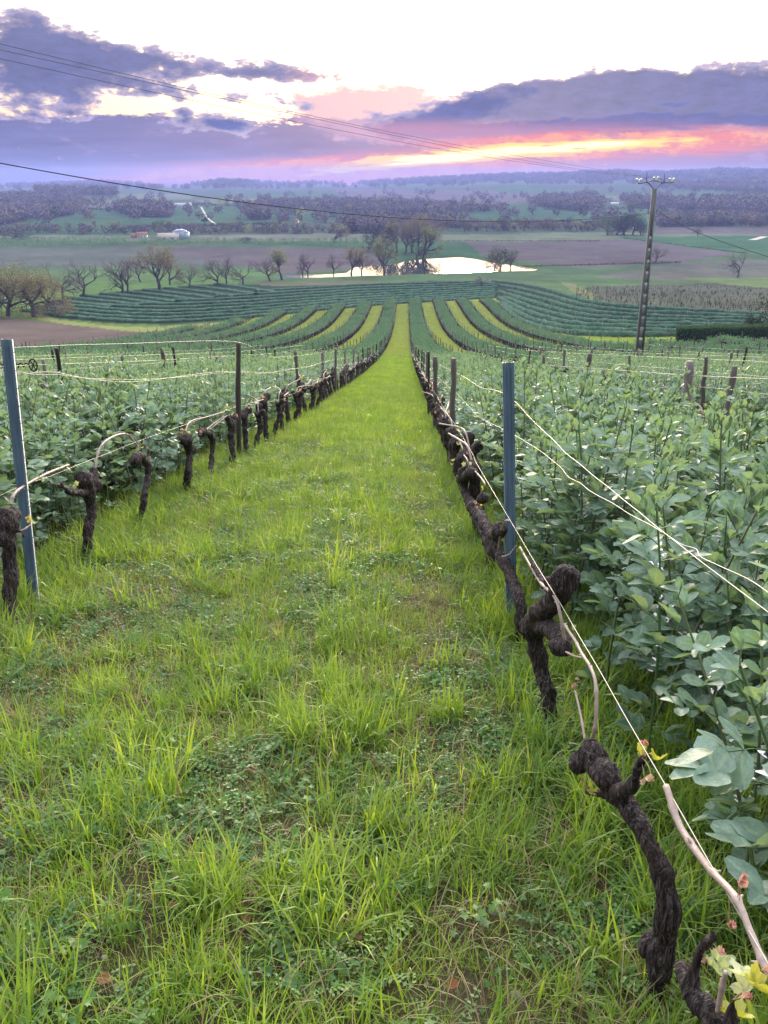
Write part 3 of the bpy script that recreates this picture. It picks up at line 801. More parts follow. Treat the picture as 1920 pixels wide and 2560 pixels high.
for z_ in (grass_zone(L0_, L1_ + .1, .75, 5, [(SHORT, 200, .6, 1.2, ev), (FINE, 230, .7, 1.45, lime_n), (TALL, 120, .65, 1.3, tall_n), (BROAD, 16, .6, 1.05, tall_n), (TALL, 60, .8, 1.2, tallstrip),
                                   (WEED, 165, .55, 1.2, weed_n), (FEATH, 40, .7, 1.4, weed_n), (STRAW, 150, .6, 1.3, None), (STRAW, 170, .7, 1.3, tr_n), (TALL, 60, .8, 1.4, rowedge), (BROAD, 12, .7, 1.2, rowedge)]),
           grass_zone(L0_, L1_ + .1, 5, 13, [(SHORT, 150, 1, 1.7, ev), (FINE, 170, 1, 1.5, lime_n), (TALL, 60, .8, 1.4, tall_n), (TALL, 34, .9, 1.3, tallstrip), (WEED, 90, .8, 1.5, weed_n), (FEATH, 20, .8, 1.4, weed_n), (STRAW, 80, .8, 1.5, None),
                                     (TALL, 50, .8, 1.4, rowedge)]),
           grass_zone(L0_, L1_, 13, 32, [(MATG, 24, .7, 1.35, ev), (FINE, 40, 1.2, 1.9, lime_n), (STRAW, 30, 1.2, 2, None), (TALL, 5, .7, 1.1, rowedge), (TALL, 14, .8, 1.3, tall_n)]),
           grass_zone(L0_ + .1, L1_ - .1, 32, 80, [(MATG, 14, .9, 1.3, None), (FARG, 2, .6, .8, None)]),
           grass_zone(L0_ + .1, L1_ - .1, 80, 214, [(FARG, 4.5, .7, 1.1, None)])):
    P += z_[0]; I += z_[1]; Sc += z_[2]
scatter('grass', np.concatenate(P), GP, np.concatenate(I), scl=np.concatenate(Sc), tilt=.14, kind='stuff', category='grass', label='lush lime green grass and weeds of the central alley')
P, I, Sc = [], [], []
for k in (1, 3, 5, 7, 9, 11, -3, -5, -7, -9, -11, -13):
    xa, xb = 0.62 + k * GAP - .3, 0.62 + (k + 1) * GAP + .3; e = row_end(k)
    zs = [grass_zone(xa, xb, 34 + abs(k), e, [(FARG, 4.0, .7, 1.1, None)])]
    if k in (1, -3): zs.append(grass_zone(xa, xb, 7, 35, [(MATG, 22, .9, 1.35, None), (TALL, 8, .9, 1.2, None)]))
    elif k > 0: zs.append(grass_zone(xa, xb, 14, 35, [(MATG, 14, .9, 1.3, None)]))
    for z_ in zs: P += z_[0]; I += z_[1]; Sc += z_[2]
for k in (0, -2, 2):     # grass creeping under the crop edges
    z_ = grass_zone(0.62 + k * GAP + .1, 0.62 + (k + 1) * GAP - .1, 1.0, 13, [(TALL, 12, .7, 1.1, None), (FINE, 30, .9, 1.3, None)]); P += z_[0]; I += z_[1]; Sc += z_[2]
# grass bay beside the pole, track margin
for x0, x1, y0, y1, d in ((18, 62, 84, 122, 1.6), ):
    n = int((x1 - x0) * (y1 - y0) * d); x = RNG.uniform(x0, x1, n); y = RNG.uniform(y0, y1, n)
    P.append(np.stack([x, y, terrain(x, y)], 1)); I.append(gpick(FARG, n)); Sc.append(RNG.uniform(.6, .9, n))
scatter('grass', np.concatenate(P), GP, np.concatenate(I), scl=np.concatenate(Sc), tilt=.1, kind='stuff', category='grass', label='grass of the side alleys and the bay round the pole')

# stones and dead leaves on the bare tracks
M_stone = material('stone', lambda t: principled(t, mixc(noise(objcoord(), 30, 4), ramp(rnd(), [(0, (0.16, 0.14, 0.12)), (1, (0.38, 0.34, 0.30))]), (0.10, 0.08, 0.06)), .9, bump=noise(objcoord(), 40, 4), bstr=.4).outputs[0])
def pebble(seed):
    r = np.random.default_rng(seed); mb = MB(); a = np.arange(7) / 7 * 6.283; v = [(0, 0, .35)]
    for h, k in ((.25, .75), (0, 1), (-.2, .7)):
        for x in a: v.append((k * math.cos(x) * r.uniform(.8, 1.2), k * .75 * math.sin(x) * r.uniform(.8, 1.2), h))
    t = [(0, 1 + i, 1 + (i + 1) % 7) for i in range(7)]
    q = [(1 + o_ + i, 8 + o_ + i, 8 + o_ + (i + 1) % 7, 1 + o_ + (i + 1) % 7) for o_ in (0, 7) for i in range(7)]
    mb.add(v, q, t); return proto(mb.build('pebble', M_stone))
PB = [pebble(i) for i in range(4)]
M_dead = leafmat('dead_leaf', [(0, (0.20, 0.09, 0.04)), (.5, (0.30, 0.14, 0.07)), (1, (0.14, 0.09, 0.06))], (1, .7, .4), .2, .8, .2)
def dead(seed):
    r = np.random.default_rng(seed); mb = MB(); leaf(mb, np.zeros(3), rotm(0, .1), 1, .8, -.3, .7, 4); return proto(mb.build('dead_leaf', M_dead))
DL = [dead(i) for i in range(2)]
x, y = density_pts(L0_ + .2, L1_, .8, 14, 330); w = (1.02 - lane_density(x, y)) * .9 + .08; m = RNG.random(len(x)) < w; x, y = x[m], y[m]
scatter('pebbles', np.stack([x, y, terrain(x, y)], 1), PB, scl=RNG.gamma(2, .0032, len(x)) + .002, tilt=.3, kind='stuff', category='pebbles', label='small stones and clods on the bare wheel tracks')
x, y = density_pts(L0_ + .2, L1_, .8, 11, 7)
scatter('dead_leaves', np.stack([x, y, terrain(x, y) + .02], 1), DL, scl=RNG.uniform(.015, .038, len(x)), tilt=.5, kind='stuff', category='dead leaves', label='curled brown dead leaves scattered in the grass')
# ------------------------------------------------------------------ vines, stakes, wires
def bark_shader(t):
    oc = objcoord(); n = noise(vmul(oc, (1, 1, .16)), 105, 6, .75, 1.2); n2 = noise(oc, 11, 4, .6); n3 = noise(oc, 38, 5, .7); fl = noise(vmul(oc, (1, 1, .4)), 55, 4, .65, 1.5)
    c_ = ramp(n, [(.38, (0.006, 0.005, 0.006)), (.46, (0.024, 0.018, 0.019)), (.53, (0.065, 0.050, 0.051)), (.60, (0.15, 0.122, 0.122)), (.70, (0.27, 0.235, 0.235))])
    c_ = mixc(smooth(n2, .50, .70) * .55, c_, (0.055, 0.038, 0.030))
    c_ = mixc(smooth(n3, .62, .72) * smooth(n2, .40, .30), c_, (0.26, 0.27, 0.24))
    return principled(t, c_, .9, .2, bump=V.m('ADD', n * 1.0, fl * 1.3), bstr=1.0, bdist=.010).outputs[0]
M_bark = material('vine_bark', bark_shader)
M_cane = material('vine_cane', lambda t: principled(t, mixc(noise(vmul(objcoord(), (1, 1, .3)), 60, 4, .6), (0.22, 0.15, 0.125), (0.40, 0.32, 0.29)), .55, .4, bump=noise(objcoord(), 150, 3), bstr=.2).outputs[0])
def wood_shader(t, c0, c1):
    oc = objcoord(); n = noise(vmul(oc, (1, 1, .07)), 70, 5, .65, .4); r = rnd(); n2 = noise(oc, 7, 3)
    c_ = mixc(n, c0, c1); c_ = scalec(c_, V.m('MULTIPLY_ADD', r, .8, .6)); c_ = scalec(c_, V.m('MULTIPLY_ADD', n2, .7, .65))
    return principled(t, c_, .85, .2, bump=n, bstr=.7, bdist=.004).outputs[0]
M_stake = material('stake_wood', lambda t: wood_shader(t, (0.075, 0.062, 0.060), (0.23, 0.20, 0.20)))
M_stake_d = material('stake_wood_dark', lambda t: wood_shader(t, (0.022, 0.018, 0.018), (0.085, 0.068, 0.062)))
M_steel = material('post_steel', lambda t: principled(t, mixc(smooth(noise(vmul(objcoord(), (1, 1, .12)), 30, 5, .6), .35, .7), (0.012, 0.034, 0.058), (0.038, 0.075, 0.11)), .48, .5, .35, bump=noise(objcoord(), 90, 3), bstr=.15).outputs[0])
M_wire = material('wire_galvanised', lambda t: principled(t, (0.36, 0.335, 0.30), .45, .5, .3).outputs[0])
M_bud_y = leafmat('vine_leaf_yellow', [(0, (0.38, 0.40, 0.08)), (.5, (0.52, 0.49, 0.13)), (1, (0.55, 0.47, 0.20))], (1.2, 1.2, .4), .4, .5, .3)
M_bud_p = leafmat('vine_leaf_pink', [(0, (0.52, 0.26, 0.20)), (.5, (0.60, 0.36, 0.30)), (1, (0.50, 0.40, 0.24))], (1.2, .9, .8), .35, .5, .3)
M_bud_g = leafmat('vine_leaf_pale', [(0, (0.44, 0.50, 0.28)), (1, (0.58, 0.58, 0.38))], (1.1, 1.2, .7), .35, .5, .3)

def atx(px, py, Xp):
    x, y, z = px_dir(px, py); t = Xp / x
    return np.array([Xp, y * t, CZ + z * t])
def finish_gnarl(mb, vox, disp, seed, name='trunk', knotty=.5):
    """fuse overlapping limbs into one skin, then raise the bark"""
    me = mb.build(name); o = bpy.data.objects.new('tmp', me); COL.objects.link(o)
    md = o.modifiers.new('r', 'REMESH'); md.mode = 'VOXEL'; md.voxel_size = vox
    bpy.context.view_layer.update()
    dg = bpy.context.evaluated_depsgraph_get(); me2 = bpy.data.meshes.new_from_object(o.evaluated_get(dg))
    bpy.data.objects.remove(o); bpy.data.meshes.remove(me)
    n = len(me2.vertices); co = np.empty(n * 3, np.float32); me2.vertices.foreach_get('co', co); co = co.reshape(-1, 3)
    no = np.array([v.normal[:] for v in me2.vertices], np.float32)
    d = np.array([1.0 - 2.4 * abs(mnoise.noise((p[0] * 62 + seed + p[2] * 4, p[1] * 62, p[2] * 7))) + .5 * mnoise.noise((p[0] * 130, p[1] * 130, p[2] * 30)) for p in co]) * disp * .55
    d += np.array([mnoise.noise((p[0] * 22, p[1] * 22 + seed, p[2] * 16)) for p in co]) * disp * 1.6 * knotty * 2
    co = co + no * d[:, None]; me2.vertices.foreach_set('co', co.astype(np.float32).ravel())
    me2.polygons.foreach_set('use_smooth', [True] * len(me2.polygons)); me2.materials.clear(); me2.materials.append(M_bark); me2.name = name
    me2.update(); return me2
def ball(mb, c, r, sq=(1, 1, 1)):
    rings = []
    for i in range(1, 6):
        th = math.pi * i / 6
        rings += [(r * sq[0] * math.sin(th) * math.cos(a), r * sq[1] * math.sin(th) * math.sin(a), r * sq[2] * math.cos(th)) for a in np.arange(10) / 10 * 6.283]
    v = np.array([(0, 0, r * sq[2])] + rings + [(0, 0, -r * sq[2])]) + np.array(c)
    t = [(0, 1 + i, 1 + (i + 1) % 10) for i in range(10)] + [(51, 41 + (i + 1) % 10, 41 + i) for i in range(10)]
    q = [(1 + 10 * j + i, 11 + 10 * j + i, 11 + 10 * j + (i + 1) % 10, 1 + 10 * j + (i + 1) % 10) for j in range(4) for i in range(10)]
    mb.add(v, q, t)
def vine_leaf_mesh(mat, name='young_leaf', seed=0, open_=.3):
    r = np.random.default_rng(seed); k = 40; a = np.arange(k) / k * 6.283
    lob = .50 + .50 * np.abs(np.cos(a * 2.5)) ** .7; lob = lob * (1 - .16 * (np.arange(k) % 2)); lob[k // 2] *= .4
    v = [(0, 0, 0)]
    for f in (.5, 1.0): v += [(f * lob[i] * math.sin(a[i]) * .9, f * lob[i] * math.cos(a[i]) + .25, f * f * (open_ * abs(math.sin(a[i])) + .12 * math.cos(a[i] * 5))) for i in range(k)]
    v = np.array(v); v[:, 2] += r.normal(0, .03, len(v))
    t = [(0, 1 + (i + 1) % k, 1 + i) for i in range(k)]; q = [(1 + i, 1 + (i + 1) % k, 1 + k + (i + 1) % k, 1 + k + i) for i in range(k)]
    mb = MB(); mb.add(v, q, t); return mb.build(name, mat, True)
def bud_cluster(mat, seed, n=4):
    r = np.random.default_rng(seed); mb = MB()
    for i in range(n):
        a = i * 2.4 + r.normal(0, .3); M = rotm(a, r.uniform(.5, 1.3), r.normal(0, .3)); k = 9; t = np.linspace(0, 1, k); L_ = r.uniform(.8, 1.5)
        w = .55 * L_ * np.sin(np.pi * np.clip(t, .05, .97) ** .9) * (1 + .25 * ((np.arange(k) % 2) - .5)); v = []
        for j in range(k): c_ = .35 * math.sin(t[j] * 3.2); v += [(-w[j], t[j] * L_ + .12 * w[j], c_ + .55 * w[j] + r.normal(0, .04)), (-w[j] * .45, t[j] * L_, c_ + .14 * w[j]), (0, t[j] * L_, c_), (w[j] * .45, t[j] * L_, c_ + .14 * w[j]), (w[j], t[j] * L_ + .12 * w[j], c_ + .55 * w[j] + r.normal(0, .04))]
        mb.add(np.array(v) @ M.T, [(j * 5 + m, j * 5 + m + 1, j * 5 + m + 6, j * 5 + m + 5) for j in range(k - 1) for m in range(4)])
    return mb.build('young_leaf', mat, True)
LEAFM = {'y': [vine_leaf_mesh(M_bud_y, seed=1, open_=.5), vine_leaf_mesh(M_bud_y, seed=11, open_=.8)], 'p': [bud_cluster(M_bud_p, 5), bud_cluster(M_bud_p, 6, 3), bud_cluster(M_bud_p, 7, 5)], 'g': [vine_leaf_mesh(M_bud_g, seed=3, open_=.45), vine_leaf_mesh(M_bud_g, seed=13, open_=.75)]}
M_stalk = material('leaf_stalk', lambda t: principled(t, (0.34, 0.22, 0.14), .6).outputs[0])
def add_leaf(parent, p, kind, size, lines=None, i=0):
    o = bpy.data.objects.new('young_leaf', LEAFM[kind][i % len(LEAFM[kind])]); COL.objects.link(o); o.parent = parent
    p = np.array(p) - np.array(parent.location); q = p - np.array([0, 0, .02])
    if lines is not None: q = lines[np.argmin(np.linalg.norm(lines - p, axis=1))]
    d = p - q; L_ = np.linalg.norm(d)
    if L_ > .09: d = d / L_ * .02; q = p - d; L_ = .02
    az_ = math.atan2(d[0], d[1]); el_ = math.asin(max(-1, min(1, d[2] / max(L_, 1e-6)))) + .15
    M = rotm(az_, min(el_, 1.4), random.uniform(-.6, .6)); mt = Matrix([[*M[i_], 0] for i_ in range(3)] + [[0, 0, 0, 1]])
    o.matrix_local = Matrix.Translation(Vector(p)) @ mt @ Matrix.Scale(size * (.62 if kind == 'p' else .8), 4)
    if L_ > .006:
        mb = MB(); mb.tube(spline([q, q + d * .5 + np.array([0, 0, .15 * L_]), p], 3), size * .045, 4); link('leaf_stalk', mb.build('leaf_stalk', M_stalk), parent)
    return o
def lumpy_cane(pts, r, seed=0, node=.09):
    P = spline(pts, 10); d = np.concatenate([[0], np.cumsum(np.linalg.norm(np.diff(P, axis=0), axis=1))])
    rr = r * (1 - .25 * d / max(d[-1], 1e-6)) * (1 + .45 * np.exp(-(((d % node) - node / 2) / .006) ** 2))
    mb = MB(); mb.tube(P, rr, 8, True, .04, seed)
    for s_ in np.arange(node / 2, d[-1], node):      # bud stubs at the joints
        i = int(np.searchsorted(d, s_)); i = min(i, len(P) - 1); q_ = np.random.default_rng(seed + i).normal(0, 1, 3); q_ /= np.linalg.norm(q_)
        mb.tube([P[i], P[i] + q_ * r * 2.4], [r * .55, r * .25], 5)
    return mb
VG = 'old vines of the row right of the grass alley'
def big_vine(name, base, limbs, balls, canes, leaves, label, group, vox=.0065, disp=.006, seed=1):
    canes = [(p_, r_ * .85) for p_, r_ in canes]; leaves = [(p_, k_, s_ * (.72 if k_ == 'p' else .9)) for p_, k_, s_ in leaves]
    o = empty('grapevine', base, label=label, category='grapevine', group=group); b = np.array(base)
    mb = MB()
    for L in limbs:
        A_ = np.array([[*(np.array(p[:3]) - b), p[3]] for p in L]); Q = spline(A_, 6); rr = Q[:, 3] * .84 * (1 + .06 * np.sin(np.arange(len(Q)) * .8 + seed))
        mb.tube(Q[:, :3], rr, 12)
    for c_, r_, sq in balls: ball(mb, np.array(c_) - b, r_, sq)
    link('trunk', finish_gnarl(mb, vox, disp, seed * 3.1), o)
    for pts, r_ in canes:
        m_ = lumpy_cane([np.array(p) - b for p in pts], r_, seed); link('cane', m_.build('cane', M_cane, True), o)
    LN = np.concatenate([spline([np.array(p[:3]) - b for p in L], 8) for L in limbs] + [spline([np.array(p) - b for p in pts], 10) for pts, r_ in canes])
    for i_, (p, kd, sz) in enumerate(leaves): add_leaf(o, p, kd, sz, LN, i_)
    return o
def X_(px, py, xp, r=None):
    p = atx(px, py, xp); return (*p, r) if r is not None else tuple(p)
# --- right row
g0 = lambda x, y: (x, y, gz(x, y) - .03)
b = (0.62, 0.60, gz(.62, .6) - .02)
big_vine('v', b, [[(*b, .03), (.55, .66, b[2] + .25, .028), X_(1800, 2600, .47, .024), X_(1745, 2510, .455, .016), X_(1712, 2440, .45, .012), X_(1697, 2412, .45, .010)],
                  [X_(1725, 2470, .452, .012), X_(1738, 2420, .45, .009), X_(1752, 2375, .45, .009), X_(1788, 2338, .45, .0085)],
                  [X_(1850, 2640, .47, .02), X_(1830, 2560, .46, .012), X_(1832, 2500, .455, .006)]],
         [], [([X_(1665, 1965, .50), X_(1700, 2065, .50), X_(1768, 2165, .50), X_(1838, 2243, .50), X_(1872, 2320, .50), X_(1905, 2400, .50), X_(1945, 2495, .50), X_(1960, 2620, .49)], .0075),
              ([X_(1795, 2530, .455), X_(1805, 2470, .455), X_(1815, 2430, .455)], .005)],
         [(X_(1850, 2195, .5), 'p', .022), (X_(1856, 2185, .5), 'p', .02), (X_(1822, 2312, .5), 'p', .02), (X_(1790, 2400, .46), 'g', .030), (X_(1800, 2385, .46), 'p', .022), (X_(1778, 2415, .46), 'g', .026), (X_(1870, 2440, .47), 'g', .034),
          (X_(1892, 2470, .47), 'y', .032), (X_(1905, 2425, .47), 'p', .024), (X_(1860, 2480, .47), 'g', .026), (X_(1828, 2535, .47), 'y', .034), (X_(1765, 2405, .455), 'p', .014), (X_(1880, 2500, .47), 'p', .022)],
         'stubby pruned vine at the bottom right corner with pale opening leaves and a long cane', VG, .006, .004, 1)
b = tuple(ground(1642, 2478)[0] - np.array([0, 0, .03]))
big_vine('v', b, [[(*b, .026), X_(1648, 2420, .655, .032), X_(1662, 2330, .645, .033), X_(1668, 2250, .63, .028), X_(1648, 2165, .61, .026), X_(1612, 2085, .585, .026), X_(1568, 2015, .56, .027), X_(1535, 1975, .54, .030), X_(1500, 1920, .52, .034), X_(1468, 1870, .505, .027)],
                  [X_(1545, 1985, .54, .022), X_(1578, 1965, .54, .016), X_(1592, 1925, .535, .012), X_(1606, 1895, .53, .012)],
                  [X_(1540, 1975, .54, .02), X_(1500, 1985, .53, .011), X_(1470, 1975, .52, .009)]],
         [(X_(1628, 2365, .64), .028, (1, 1, 1.3)), (X_(1478, 1885, .505), .036, (1, 1, .9)), (X_(1452, 1905, .50), .028, (1, 1, 1)), (X_(1515, 1935, .52), .032, (1, 1, 1))],
         [([X_(1478, 1850, .505), X_(1489, 1810, .508), X_(1490, 1720, .512), X_(1478, 1672, .515), X_(1455, 1635, .52), X_(1438, 1602, .525), X_(1421, 1577, .53), X_(1412, 1560, .533)], .0055),
          ([X_(1462, 1850, .505), X_(1452, 1790, .505), X_(1438, 1728, .505)], .0038)],
         [(X_(1440, 1718, .505), 'p', .020), (X_(1445, 1700, .505), 'p', .018), (X_(1422, 1788, .505), 'p', .014), (X_(1452, 1950, .50), 'p', .022), (X_(1488, 1958, .505), 'p', .024), (X_(1500, 1945, .505), 'p', .02), (X_(1482, 1980, .51), 'y', .02),
          (X_(1518, 1972, .52), 'y', .019), (X_(1598, 1880, .53), 'y', .024), (X_(1640, 1900, .53), 'y', .027), (X_(1622, 1862, .53), 'p', .024), (X_(1608, 1852, .53), 'p', .018), (X_(1632, 1955, .53), 'p', .026), (X_(1612, 1958, .53), 'p', .022)],
         'gnarled black vine with a curved trunk, swollen head and yellow pink buds, nearest whole one', VG, .0040, .0055, 2)
b = tuple(ground(1382, 1832)[0] - np.array([0, 0, .03]))
big_vine('v', b, [[(*b, .030), X_(1370, 1740, .675, .033), X_(1352, 1660, .65, .036), X_(1336, 1600, .62, .043), X_(1338, 1555, .60, .046), X_(1365, 1520, .585, .042), X_(1392, 1495, .57, .036), X_(1410, 1450, .56, .042)],
                  [X_(1345, 1560, .60, .035), X_(1385, 1580, .59, .034), X_(1412, 1622, .585, .032)],
                  [X_(1395, 1490, .57, .018), X_(1362, 1462, .56, .013), X_(1345, 1430, .555, .009), X_(1328, 1403, .55, .007)]],
         [(X_(1412, 1448, .555), .042, (1, 1, 1.1)), (X_(1328, 1572, .60), .046, (1, 1, 1.2)), (X_(1400, 1612, .585), .036, (1, 1, 1)), (X_(1375, 1455, .56), .02, (1, 1, 1))],
         [([X_(1412, 1600, .56), X_(1402, 1545, .545), X_(1388, 1495, .54), X_(1352, 1458, .545), X_(1328, 1418, .55), X_(1312, 1390, .553), X_(1300, 1368, .555)], .006),
          ([X_(1415, 1630, .58), X_(1435, 1640, .57), X_(1458, 1645, .56)], .004)],
         [(X_(1300, 1372, .55), 'g', .014), (X_(1460, 1640, .55), 'p', .016), (X_(1432, 1570, .55), 'g', .016)],
         'twisted vine with a looping arm and round knob, second whole one from the front', VG, .0055, .008, 3)
b = (0.725, 3.92, gz(.725, 3.92) - .03)
big_vine('v', b, [[(*b, .036), X_(1302, 1520, .70, .034), X_(1275, 1440, .68, .036), X_(1245, 1375, .65, .038), X_(1215, 1315, .62, .042), X_(1192, 1280, .60, .045), X_(1180, 1262, .59, .04)],
                  [X_(1225, 1340, .63, .030), X_(1248, 1335, .625, .03), X_(1256, 1318, .62, .028)]],
         [(X_(1190, 1270, .60), .05, (1.1, 1, .9)), (X_(1247, 1325, .62), .042, (1, 1, 1.1)), (X_(1240, 1365, .64), .04, (1, 1, 1.2)), (X_(1205, 1245, .58), .035, (1, 1, 1))],
         [([X_(1246, 1375, .63), X_(1250, 1342, .62), X_(1262, 1305, .61), X_(1275, 1302, .60)], .006), ([X_(1255, 1392, .64), X_(1275, 1385, .62), X_(1290, 1365, .60)], .0045),
          ([X_(1205, 1230, .58), X_(1213, 1215, .57), X_(1205, 1198, .565), X_(1188, 1178, .56)], .006)],
         [(X_(1185, 1255, .58), 'p', .035), (X_(1195, 1250, .58), 'p', .032), (X_(1203, 1258, .58), 'y', .026), (X_(1188, 1268, .58), 'p', .03), (X_(1205, 1222, .57), 'y', .024)],
         'leaning vine in front of the right blue post with a tuft of golden buds', VG, .009, .008, 4)
b = (0.74, 5.25, gz(.74, 5.25) - .03)
big_vine('v', b, [[(*b, .034), (.72, 5.3, b[2] + .25, .036), X_(1166, 1235, .66, .038), X_(1156, 1185, .62, .042)], [X_(1160, 1195, .63, .034), X_(1178, 1178, .62, .032)]],
         [(X_(1158, 1182, .62), .045, (1, 1, 1)), (X_(1183, 1182, .62), .04, (1, 1, 1))], [([X_(1172, 1170, .61), X_(1168, 1150, .60), X_(1160, 1138, .60)], .0055)],
         [(X_(1133, 1152, .62), 'y', .036), (X_(1128, 1162, .62), 'y', .03), (X_(1160, 1162, .61), 'g', .03), (X_(1143, 1192, .61), 'p', .026), (X_(1175, 1160, .61), 'g', .022)],
         'dark vine with one bright yellow leaf at its side, fourth whole one from the front', VG, .011, .009, 5)
# --- left row
VL = 'old vines of the row left of the grass alley'
def lb(px, py, dz=.03): return tuple(ground(px, py)[0] - np.array([0, 0, dz]))
b = lb(20, 1585)
big_vine('v', b, [[(*b, .05), X_(24, 1520, -2.1, .045), X_(26, 1430, -2.09, .043), X_(22, 1350, -2.08, .045), X_(20, 1310, -2.07, .055)], [X_(25, 1330, -2.07, .02), X_(48, 1328, -2.0, .012), X_(60, 1342, -1.97, .01)]],
         [(X_(12, 1305, -2.07), .075, (1, 1, 1.1)), (X_(32, 1290, -2.07), .05, (1, 1, 1)), (X_(8, 1345, -2.07), .05, (1, 1, 1))],
         [([X_(26, 1262, -2.06), X_(36, 1235, -2.06), X_(60, 1215, -2.08), X_(115, 1185, -2.1), X_(172, 1162, -2.12)], .010), ([X_(48, 1328, -2.0), X_(62, 1322, -1.98), X_(76, 1312, -1.97)], .006)],
         [(X_(76, 1300, -1.97), 'y', .038), (X_(84, 1310, -1.97), 'g', .034), (X_(72, 1296, -1.97), 'p', .03), (X_(50, 1338, -1.98), 'p', .03), (X_(105, 1200, -2.1), 'g', .024)],
         'thick stocky vine at the left edge beside the leaning blue post', VL, .011, .009, 6)
b = lb(212, 1402)
big_vine('v', b, [[(*b, .05), X_(220, 1340, -2.17, .043), X_(228, 1270, -2.16, .042), X_(222, 1225, -2.15, .052), X_(235, 1185, -2.14, .04)], [X_(215, 1232, -2.15, .025), X_(180, 1232, -2.1, .018), X_(150, 1212, -2.06, .013)]],
         [(X_(212, 1200, -2.15), .068, (1, 1, 1.1)), (X_(236, 1212, -2.14), .055, (1, 1, 1.1)), (X_(235, 1178, -2.14), .035, (1, 1, 1))],
         [([X_(238, 1172, -2.14), X_(246, 1130, -2.14), X_(262, 1105, -2.13), X_(292, 1088, -2.13), X_(318, 1086, -2.13), X_(332, 1100, -2.14), X_(345, 1118, -2.14)], .0105)],
         [(X_(190, 1210, -2.12), 'g', .03), (X_(148, 1212, -2.06), 'p', .026), (X_(188, 1215, -2.12), 'y', .022)],
         'vine with a fat clubbed head and an arching cane, second from the left edge', VL, .013, .011, 7)
b = lb(350, 1312)
big_vine('v', b, [[(*b, .032), X_(358, 1260, -2.1, .030), X_(368, 1200, -2.09, .032), X_(372, 1165, -2.08, .036)], [X_(372, 1162, -2.08, .034), X_(352, 1140, -2.08, .036), X_(338, 1145, -2.08, .036), X_(334, 1160, -2.08, .028)], [X_(365, 1150, -2.08, .018), X_(372, 1130, -2.08, .012), X_(366, 1120, -2.08, .008)]],
         [(X_(340, 1148, -2.08), .05, (1, 1, 1))], [([X_(345, 1130, -2.09), X_(343, 1105, -2.10), X_(325, 1085, -2.12)], .006)], [(X_(366, 1118, -2.08), 'p', .03), (X_(355, 1120, -2.08), 'y', .022)],
         'slim vine bent over like a hook, third from the left edge', VL, .014, .010, 8)
b = lb(466, 1230)
big_vine('v', b, [[(*b, .05), X_(470, 1190, -2.08, .045), X_(474, 1130, -2.07, .048), X_(468, 1105, -2.06, .055)], [X_(465, 1100, -2.06, .03), X_(482, 1095, -2.02, .02), X_(490, 1090, -2.0, .012)]],
         [(X_(465, 1100, -2.06), .072, (1, 1, .9)), (X_(478, 1122, -2.06), .055, (1, 1, 1))], [([X_(464, 1080, -2.06), X_(470, 1060, -2.07), X_(485, 1050, -2.07), X_(515, 1043, -2.08), X_(560, 1030, -2.08)], .009)],
         [(X_(455, 1085, -2.05), 'p', .05), (X_(464, 1078, -2.05), 'p', .05), (X_(470, 1082, -2.05), 'g', .04), (X_(442, 1092, -2.05), 'p', .035)],
         'vine topped with pale dry spurs, fourth from the left edge', VL, .015, .012, 9)
b = lb(524, 1207)
big_vine('v', b, [[(*b, .04), X_(528, 1160, -2.08, .034), X_(532, 1105, -2.07, .036), X_(525, 1082, -2.06, .045)], [X_(522, 1084, -2.06, .03), X_(505, 1078, -2.04, .03), X_(498, 1090, -2.02, .02)]],
         [(X_(508, 1080, -2.05), .05, (1, 1, 1))], [([X_(515, 1075, -2.06), X_(530, 1062, -2.07), X_(560, 1040, -2.08)], .006)], [(X_(498, 1078, -2.03), 'p', .045), (X_(505, 1072, -2.03), 'p', .04)],
         'thin upright vine with a crooked crown, fifth from the left edge', VL, .015, .012, 10)

_O1 = ['first', 'second', 'third', 'fourth', 'fifth', 'sixth', 'seventh', 'eighth', 'ninth']
ORD = ['first', 'second', 'third', 'fourth', 'fifth', 'sixth', 'seventh', 'eighth', 'ninth', 'tenth', 'eleventh', 'twelfth', 'thirteenth', 'fourteenth', 'fifteenth', 'sixteenth', 'seventeenth', 'eighteenth', 'nineteenth', 'twentieth']
for _a, _b in (('twenty', None), ('thirty', 'thirtieth'), ('forty', 'fortieth'), ('fifty', 'fiftieth'), ('sixty', 'sixtieth'), ('seventy', 'seventieth'), ('eighty', 'eightieth')):
    ORD += ([_b] if _b else []) + [_a + ' ' + q for q in _O1]
TAGN = {}
def nth(key, start, fmt, rest):
    TAGN[key] = TAGN.get(key, start - 1) + 1; i = TAGN[key]
    return fmt.format(ORD[i]) if i < len(ORD) else rest
